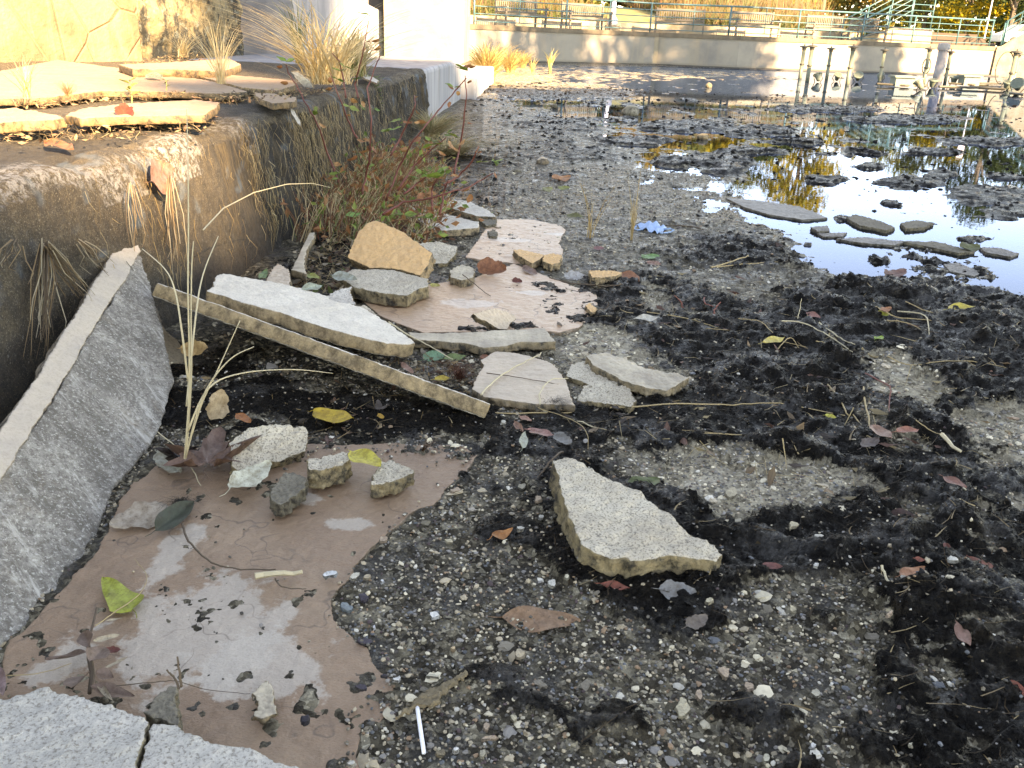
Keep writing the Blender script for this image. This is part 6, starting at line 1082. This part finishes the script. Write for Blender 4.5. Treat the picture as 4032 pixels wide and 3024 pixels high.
weed('tallest straight red stemmed weed in the centre',[[(940,1370),(975,1200),(1010,1050),(1020,700),(990,440),(1070,220),(1100,150)]],4.5,[(1090,30,'b'),(1110,80,'b'),(1050,620,'g'),(965,630,'g'),(940,560,'b'),(1010,960,'b'),(1000,1000,'b'),(970,1230,'b'),(910,1050,'b'),(1110,90,'b')])
weed('red stemmed weed behind the centre one, with a bud on top',[[(910,520),(880,400),(920,250),(960,60),(1000,-150)],[(800,520),(770,300),(740,200),(680,130)]],5.3,[(965,30,'b'),(985,100,'b'),(1000,-200,'g'),(785,250,'g'),(750,290,'g'),(860,360,'g'),(840,540,'b'),(730,360,'g')])
weed('thin brown stemmed weed lying against the dark ledge face',[[(900,870),(840,760),(800,660),(720,450),(660,300)]],4.9,[(665,350,'b'),(680,450,'b'),(830,600,'g'),(840,680,'b'),(890,900,'b')])
weed('red stemmed weed leaning right with an orange tip',[[(1190,1030),(1280,860),(1380,650),(1405,590),(1400,500)]],4.6,[(1425,520,'b'),(1400,640,'b'),(1420,740,'b'),(1260,720,'g'),(1200,800,'g'),(1290,740,'g'),(1300,750,'b')])
weed('long red stemmed weed slanting up to the right corner of the painted ledge',[[(1150,1420),(1260,1130),(1370,920),(1480,780),(1600,640),(1720,500),(1850,350)]],4.4,[(1740,430,'g'),(1690,410,'b'),(1710,560,'b'),(1340,960,'b'),(1330,990,'b'),(1440,740,'b'),(1470,880,'b'),(1780,470,'b')])
weed('upright red stemmed weed at the right with a leafy top',[[(1740,1190),(1790,960),(1830,720),(1850,500),(1840,330)]],4.5,[(1860,260,'b'),(1900,250,'b'),(1860,290,'g'),(1890,380,'b'),(1860,750,'b'),(1770,980,'b'),(1740,1200,'b')])
weed('low brown stemmed weed spreading right with fresh green leaves',[[(1250,1330),(1400,1110),(1550,970),(1670,870)],[(1300,1360),(1420,1270),(1540,1180)]],4.2,[(1680,830,'g'),(1660,850,'g'),(1560,930,'g'),(1530,900,'g'),(1600,900,'b'),(1670,920,'b'),(1600,1000,'b'),(1460,1180,'g'),(1430,1230,'g'),(1520,1200,'g'),(1220,800,'g'),(1570,1050,'b')])
weed('lowest red stemmed weed crawling right over the white slabs',[[(1120,1540),(1300,1430),(1530,1400),(1700,1340),(1850,1310),(1990,1230),(2080,1180)],[(1550,1500),(1545,1330),(1600,1200)],[(1620,1540),(1660,1330),(1690,1240)]],3.95,[(2085,1070,'g'),(2100,1080,'g'),(2080,1180,'b'),(1900,1320,'b'),(1900,1370,'b'),(1600,1170,'g'),(1630,1200,'g'),(1660,1160,'g'),(1720,1200,'b'),(1560,1540,'g'),(1500,1560,'g'),(1310,1540,'g'),(1590,1600,'b'),(1480,1360,'b'),(1220,1500,'b')])
weed('right hand red stemmed weed with two orange pods',[[(1650,1280),(1780,1200),(1900,1080),(1940,980),(1960,940)]],4.25,[(1975,950,'b'),(1975,1000,'b'),(1985,1080,'g'),(1850,900,'b')])
def sprig(label,px,py,z,h,c,n,lf=.42,lw=.5):
    e=empty('seedling',G(px,py,z),label,'seedling'); MB().tube([(0,0,0),(.004,0,h*.5),(0,.004,h)],[.003,.0025,.0015],5).build('stem',plain('green_stem',(.3,.3,.1),.5),e)
    for i in range(n):
        a=i*2.4; zz_=h*(.35+.65*i/n); d=Vector((math.cos(a),math.sin(a)*.6,.35))*h*lf; p=Vector(e.location)+Vector((0,0,zz_)); leaf(None,(0,0),(0,0),lw,c,0.,'ovate',.1,.4,.4,LEAF,name='leaf',cat=None,stalk=False,parent=e,pa=p,pb=p+d)
sprig('young green seedling with toothed leaves in the paving joint',*Z1(1150,905),.62,.1,(.24,.3,.08),6)
sprig('smaller seedling right of the toothed one',*Z1(1450,790),.62,.055,(.2,.2,.08),5)
sprig('feathery green plant against the broken ledge end',*ZI(1060,930),.1,.5,(.16,.2,.09),60,.15,.24)
q_=V(*Z1(1050,950),3.35); leaf('dark red curled leaf on the front of the long paving stone',(0,0),(0,0),.6,(.25,.05,.03),.61,'ragged',-.5,.5,.3,DRY,pa=q_,pb=V(*Z1(1150,1060),3.28))
# ---------------------------------------------------------------- litter, roots hanging on the ledge, soil (uncounted masses)
def litter(name,polys,n,zf_,ls,cols,kinds=('leaf',)):
    m_=MB(); k=0
    while k<n:
        P_=polys[rng.integers(len(polys))]; xs=[p[0] for p in P_]; yy_=[p[1] for p in P_]; x_,y_=rng.uniform(min(xs),max(xs)),rng.uniform(min(yy_),max(yy_))
        if not inpoly(np.array([x_]),np.array([y_]),P_)[0]: continue
        k+=1; z_=zf_(x_,y_); p=Vector(G(x_,y_,z_)); s_=rng.uniform(*ls)*max(1,.5*(p.y-1)**.5); c_=cols[rng.integers(len(cols))]; kk=rng.uniform(.6,1.25); c_=tuple(v*kk for v in c_)
        a=Vector(rng.normal(0,1,3)*(1,1,.35)).normalized(); b_=a.cross(Vector((0,0,1))+Vector(rng.normal(0,.35,3))).normalized(); up=a.cross(b_)
        if rng.random()<(.5 if 'straw' in kinds else 0): m_.ribbon([p-a*s_*2,p+up*s_*.3*rng.normal(),p+a*s_*1.6+up*s_*.2],s_*.09+.0006,b_,cols[-1])
        else: m_.add([p-a*s_,p-b_*s_*.35-a*s_*.3,p-b_*s_*.3+a*s_*.4+up*s_*.2,p+a*s_,p+b_*s_*.3+a*s_*.3,p+b_*s_*.35-a*s_*.3+up*s_*.2],[(0,1,2,3),(0,3,4,5)],c_)
    return tag(m_.build(name,VC),kind='stuff')
LC=[(.2,.1,.06),(.12,.07,.045),(.28,.2,.12),(.35,.28,.2),(.08,.06,.045),(.16,.2,.07),(.4,.3,.17)]
litter('leaf_litter',[[ (1260,780),(1900,640),(1980,900),(1640,980),(1480,860),(1400,900),(1250,1000)],[(1150,1080),(1380,860),(1430,960),(1370,1060),(1350,1150),(1190,1160)]],900,lambda x_,y_:.02+rng.uniform(0,.05)*(x_<1700),(.012,.028),LC,('leaf','straw'))
litter('leaf_litter_in_the_hollow',[[ (700,1500),(1050,1430),(1500,1500),(1850,1600),(1750,1720),(1200,1740),(800,1700)],[(1500,1400),(1900,1420),(1850,1560),(1650,1480)]],420,lambda x_,y_:.012+rng.uniform(0,.012),(.006,.02),LC[:5]+[(.3,.2,.1)],('leaf','straw'))
litter('straw_litter_on_the_mud',[[(2250,1050),(2700,1000),(3400,1200),(4032,1250),(4032,1750),(3400,2000),(2600,1750),(2200,1700)]],330,lambda x_,y_:.03,(.012,.03),[(.16,.08,.06),(.07,.05,.04),(.3,.2,.12),(.42,.32,.18)],('leaf','straw'))
litter('dry_root_fluff_on_the_ledge',[[Z1(0,1100),Z1(600,1000),Z1(1500,1060),Z1(1900,1000),Z1(1850,1130),Z1(1200,1200),Z1(0,1250)],[Z1(1600,830),Z2(300,760),Z2(900,760),Z2(300,860),Z1(1950,900)],[Z1(50,900),Z1(700,840),Z1(1600,780),Z1(1600,850),Z1(900,880),Z1(300,950)],[Z1(1050,560),Z1(1700,430),Z1(1800,520),Z1(1200,560)]],1500,lambda x_,y_:.575+rng.uniform(0,.03)+(.05 if y_<430 else 0),(.006,.016),[(.18,.11,.07),(.35,.2,.12),(.1,.08,.05),(.5,.36,.2)],('leaf','straw'))
m_=MB()
def facept(y,z,off=.012): return Vector((edge_x(y,z)+off+.02,y,z))
for _ in range(3000):
    y=rng.choice([rng.uniform(2.5,3.3),rng.uniform(3.2,6.5),rng.uniform(3.4,5.5),rng.uniform(4,9)])
    if y<3.3 and rng.random()<.72: continue
    cl_=fbm(np.array([y*7.]),np.array([0.]),3,55)[0]
    if rng.random()>(cl_-.25)*2.6: continue
    z0=rng.uniform(.12,.56); l=rng.uniform(.03,.2)*(1 if y>2.8 else .6); x0=edge_x(y,z0)+rng.uniform(.0,.04); pts=[(x0+rng.normal(0,.006)+.01*math.sin(t*4),y+rng.normal(0,.008)*(t*3),z0-l*t) for t in (0,.3,.6,1)]
    c_=[(.46,.32,.15),(.36,.24,.11),(.24,.16,.08),(.1,.08,.05),(.52,.4,.22)][rng.integers(5)]; m_.ribbon(pts,rng.uniform(.001,.0032)*(1.6 if y>3.6 else 1),(.3,1,0),c_)
tag(m_.build('hanging_roots',VC),kind='stuff')
# clumps of root on the near face
def rootclump(label,px0,py0,px1,py1,xx,n):
    a=Vector(X(px0,py0,xx)); b_=Vector(X(px1,py1,xx+.03)); m_=MB()
    for _ in range(n):
        o_=Vector(rng.normal(0,.011,3)); m_.tube([a-a+o_*.5,(b_-a)*.35+o_+Vector(rng.normal(0,.006,3)),(b_-a)*.7+o_*1.3+Vector(rng.normal(0,.008,3)),(b_-a)*rng.uniform(.7,1.1)+o_*1.5],[.0016,.0015,.0011,.0006],4,[(.36,.24,.13),(.22,.15,.09),(.5,.42,.3),(.12,.08,.05)][rng.integers(4)])
    o=m_.build('dry_roots',VC); o.location=a; tag(o,label,'dry roots')
rootclump('bunch of dry roots hanging left of the tall grey slab',180,960,165,1370,edge_x(1.8,.35)+.05,26)
rootclump('slanting dry roots from the same knot down to the grey slab rim',190,970,340,1180,edge_x(1.9,.35)+.06,22)
rootclump('short dry straw bundle at the left on the ledge face',60,950,20,1060,edge_x(1.6,.4)+.05,10)
rootclump('dry roots behind the top of the tall grey slab',310,950,390,1050,edge_x(2.1,.38)+.04,18)
rootclump('long golden root strand on the ledge above the tall grey slab',520,730,560,1000,edge_x(2.7,.4)+.04,10)
rootclump('golden root strand above the long plate',665,700,690,1080,edge_x(3.0,.4)+.04,16)
m_=MB()
for _ in range(2300):
    Y=rng.uniform(4.0,6.3); bx_=rng.uniform(edge_x(Y,.0)+.02,edge_x(Y,0)+.66*(1 if Y<5 else .75)); h_=rng.uniform(.04,.3)*(1 if bx_<edge_x(Y,0)+.35 else .6); a=rng.normal(.5,.9); k=rng.uniform(.05,.3); thn=rng.random()<.5
    pts=[(bx_+k*math.sin(a)*t**1.3+rng.normal(0,.006),Y+k*.5*math.cos(a*2)*t,max(.01,h_*(t-.35*t**3)*1.4)+.01) for t in (0,.3,.6,.85,1)]
    c_=[(.2,.06,.035),(.26,.12,.06),(.14,.08,.05),(.5,.38,.22),(.6,.48,.3),(.16,.2,.07)][rng.integers(6)]
    m_.ribbon(pts,.0035 if thn else .0055,(1,.2,0),c_)
    if rng.random()<.75:
        p=Vector(pts[rng.integers(1,5)]); s_=rng.uniform(.012,.028); a_=Vector(rng.normal(0,1,3)).normalized(); b_=a_.cross(Vector(rng.normal(0,1,3))).normalized(); n2_=a_.cross(b_); cc_=[(.34,.14,.06),(.42,.2,.09),(.22,.1,.05),(.16,.24,.06),(.3,.38,.1)][rng.choice(5,p=[.28,.25,.22,.15,.1])]
        m_.add([p-a_*s_,p-b_*s_*.5+n2_*s_*.25,p+a_*s_,p+b_*s_*.5+n2_*s_*.25],[(0,1,2),(0,2,3)],cc_)
tag(m_.build('weed_tangle',VC),kind='stuff')
# matted rootlets, twigs and rotting strips pressed into the mud
m_=MB(); n_c=9000; x_,y_=cand(n_c,1.,6.,1.5); h_,mu_,pa__,go_,wa_=field(x_,y_); k_=(mu_>.4)&(x_>-.95)
for xx_,yy_,zz_ in zip(x_[k_],y_[k_],h_[k_]):
    l=rng.uniform(.015,.09)*(1.6 if rng.random()<.12 else 1); a=rng.normal(.5,.7) if rng.random()<.7 else rng.uniform(0,PI); cv=rng.normal(0,.4); r0=rng.random()
    pts=[(xx_+l*math.cos(a+cv*t)*t,yy_+l*math.sin(a+cv*t)*t*.8,zz_+.004+.006*math.sin(t*3)*r0) for t in (-.5,-.2,.1,.5)]
    c_=[(.012,.01,.009),(.02,.016,.012),(.035,.024,.015),(.07,.045,.025),(.2,.14,.08),(.34,.25,.14)][rng.choice(6,p=[.2,.22,.2,.16,.12,.10])]
    m_.ribbon(pts,rng.uniform(.0012,.0034)*(1+.3*(yy_-1)),(math.sin(a),-math.cos(a),.3),c_)
tag(m_.build('matted_rootlets',VCM),kind='stuff')
# ---------------------------------------------------------------- small made things
a=G(*ZA(697,920),.02); b_=G(*ZA(742,1225),.012); d=Vector(b_)-Vector(a); o=MB().tube([(0,0,0),d*.1,d*.9,d],[.0028,.0031,.0031,.0028],14).build('lollipop_stick',WHITEP,None,True); o.location=Vector(a)+Vector((0,0,.004)); tag(o,'white plastic lollipop stick on the gravel near the bottom','stick')
slab('bark_piece','long rough strip of bark lying over the lollipop stick end','bark',[ZA(555,985),ZA(640,920),ZA(700,850),ZA(830,780),ZA(1000,685),ZA(1010,700),ZA(900,790),ZA(840,830),ZA(830,880),ZA(770,915),ZA(700,900),ZA(640,935),ZA(580,990)],.008,plain('bark_brown',(.24,.18,.11),.85,.4,60,.5),z=.03,disp=.005,vox=.0017)
# face mask
e=empty('face_mask',G(*ZH(430,355),.012),'crumpled light blue face mask on the wet gravel right of the dry grass','face mask')
m_=MB(); nx,ny=16,8; A_=[Vector(G(*ZH(*p),.015)) for p in [(362,350),(440,338),(520,362),(470,385)]]
for i in range(nx+1):
    for j in range(ny+1):
        u_=i/nx; v_=j/ny; p=A_[0].lerp(A_[1],u_).lerp(A_[3].lerp(A_[2],u_),v_); p=p+Vector((0,0,.012*math.sin(v_*16)+.02*math.sin(u_*3.1)*math.sin(v_*3.1)+.006*math.sin(u_*11))); m_.v.append(tuple(p-e.location))
m_.f=[(i*(ny+1)+j,(i+1)*(ny+1)+j,(i+1)*(ny+1)+j+1,i*(ny+1)+j+1) for i in range(nx) for j in range(ny)]; m_.build('cloth',BLUEM,e,True)
for lp_ in ([(500,365,.02),(530,362,.03),(548,370,.02),(530,380,.015),(490,385,.015),(478,378,.02)],[(370,352,.02),(355,362,.01),(375,370,.008),(400,366,.012)]):
    MB().tube([Vector(G(*ZH(p[0],p[1]),p[2]))-e.location for p in lp_],.0045,6).build('ear_loop',plain('blue_elastic',(.25,.42,.62),.6,.1),e,True)
# ---------------------------------------------------------------- pipes and fountain lights in the far water
def pipe(f_z,xb,yb,yt,r_,lb,lean=0,mat=PIPE):
    px,py=f_z(xb,yb); b0=G(px,py,0); x_t,y_t=f_z(xb,yt); 
    lo,hi=0.,4.
    for _ in range(30):
        mi=(lo+hi)/2; yy_=PROJ(np.array([[b0[0],b0[1],mi]]))[1][0]
        if yy_>y_t: lo=mi
        else: hi=mi
    h=lo; e=empty('fountain_pipe',b0,lb,'pipe',group='upright pipes standing in the far water')
    m_=MB(); m_.lathe([(r_,-.1),(r_,h*.45),(r_*.96,h*.45),(r_*.96,h-.03)],n=14); m_.build('tube',mat,e,True)
    if r_>.1: MB().lathe([(r_*1.2,h-.2),(r_*1.28,h-.12),(r_*1.2,h),(r_*.5,h+.02)],n=16).build('cap',mat,e)
    else:
        MB().lathe([(r_*1.1,h-.1),(r_*1.3,h-.03),(r_*2.6,h-.02),(r_*2.6,h+.01),(r_,h+.03)],n=14).build('flange',PIPED,e); MB().lathe([(r_*.4,h+.01),(r_*.35,h+.07),(r_*.1,h+.08)],n=8).build('nozzle',PIPED,e)
        MB().lathe([(r_*1.25,h*.42),(r_*1.35,h*.44),(r_*1.25,h*.47)],n=14).build('collar',PIPED,e)
    return e
for a_ in [(ZK,126,402,85,.055,'leftmost pale green pipe of the group in the far water'),(ZK,199,430,80,.055,'second pipe from the left, close beside the first'),(ZK,392,410,105,.05,'third pipe from the left, dark at the top'),(ZK,600,462,88,.055,'fourth pipe from the left, tallest of the slim ones'),(ZK,921,427,118,.05,'pipe standing alone in front of the dappled wall'),(ZL,263,450,105,.055,'slim pipe with a cable looped round it'),(ZL,479,442,138,.05,'slim pipe right of the thick grey pipe'),(ZL,1112,520,138,.06,'thicker slim pipe near the right edge'),(ZL,1148,480,160,.05,'rightmost dark slim pipe')]: pipe(*a_)
pipe(ZL,399,440,56,.15,'thick grey capped pipe among the slim ones',mat=PVC)
def flight(f_z,x_,y_,s,tilt,az,lb,grid=True):
    e=empty('fountain_light',G(*f_z(x_,y_),0.)+np.array([0,0,.11*s]),lb,'fountain light',group='fountain lights in the far water')
    rt=Matrix.Rotation(az,3,'Z')@Matrix.Rotation(tilt,3,'X'); s*=.42
    MB().lathe([(.07*s,-.22*s),(.1*s,-.2*s),(.17*s,.05*s),(.22*s,.12*s)],n=18,rot=rt).build('housing',LIGHTM,e,True)
    MB().lathe([(.22*s,.1*s),(.25*s,.12*s),(.25*s,.17*s),(.2*s,.18*s)],n=18,rot=rt).build('rim',LIGHTM,e)
    MB().lathe([(.001,.15*s),(.2*s,.155*s),(.2*s,.16*s),(.001,.165*s)],n=18,rot=rt).build('lens',GLASSD,e)
    if grid:
        m_=MB()
        for i in range(-3,4): x0=i*.055*s; w_=math.sqrt(max(.001,(.21*s)**2-x0*x0)); m_.box((x0-.008*s,-w_,.175*s),(x0+.008*s,w_,.195*s),rt)
        m_.build('grille',LIGHTM,e)
    MB().tube([rt@Vector((.24*s,0,.1*s)),rt@Vector((.27*s,0,-.1*s)),Vector((.12*s,0,-.3*s)),Vector((-.12*s,0,-.3*s)),rt@Vector((-.27*s,0,-.1*s)),rt@Vector((-.24*s,0,.1*s))],.012,6).build('bracket',PIPED,e)
for a_ in [(ZK,300,440,1.2,-.5,.3,'pale fountain light at the foot of the second pipe'),(ZK,495,435,1.15,.5,0,'fountain light with a scalloped guard, facing up'),(ZK,700,440,1.3,.75,-.3,'fountain light with a barred grille beside the fourth pipe'),(ZK,930,425,1.1,.6,-1.,'white cone shaped light tipped right by the lone pipe'),(ZL,215,520,1.3,-.6,.9,'pale cone light left of the cabled pipe'),(ZL,345,500,1.2,.2,0,'greenish light between the cabled and the thick pipe'),(ZL,560,470,1.35,.25,-.1,'dark flat topped light right of the thick pipe'),(ZL,1085,520,1.2,.3,.1,'dark light behind the two right pipes'),(ZL,1190,545,1.6,.9,-.7,'large striped light lying at the right edge')]: flight(*a_)
for f_z,x_,y_,w_,h_,lb in [(ZK,1140,490,.5,.24,'pale low junction box with thin arms in the far water'),(ZL,708,480,.45,.26,'green grey junction box right of the dark flat topped light')]:
    e=empty('junction_box',G(*f_z(x_,y_),0),lb,'junction box'); m_=MB(); m_.box((-w_/2,-.2,.02),(w_/2,.2,h_)); m_.box((-w_/2-.05,-.25,h_+.002),(w_/2+.05,.25,h_+.05)); m_.build('box',LIGHTM,e); MB().tube([(-w_*1.3,0,.06),(0,-.22,.05),(w_*1.3,0,.06)],.03,6).build('arm',PIPED,e)
for lb,f_z,P_ in [('thin pipe lying on the far water behind the right fountain lights',ZL,[(740,450),(1060,455)]),('long pipe lying on the water in front of the junction box',ZL,[(420,485),(800,495),(1080,512)]),('dark long pipe touching the right edge on the far water',ZL,[(1130,550),(1275,565)])]:
    Q=[Vector(G(*f_z(*p),.05)) for p in P_]; o=MB().tube([v-Q[0] for v in Q],.03,8).build('pipe',PIPED); o.location=Q[0]; tag(o,lb,'pipe')
for lb,f_z,c0,r_ in [('loop of grey cable standing in front of the bright right wall',ZL,(1075,300),.42),('black cable coiled round the slim pipe',ZL,(295,280),.2)]:
    c_=Vector(V(*f_z(*c0),26.)); m_=MB(); m_.tube([(r_*.55*math.cos(t),0,r_*math.sin(t)) for t in np.linspace(-1.4,4.4,26)],.014,6); o=m_.build('cable',PIPED,None,True); o.location=c_; tag(o,lb,'cable')
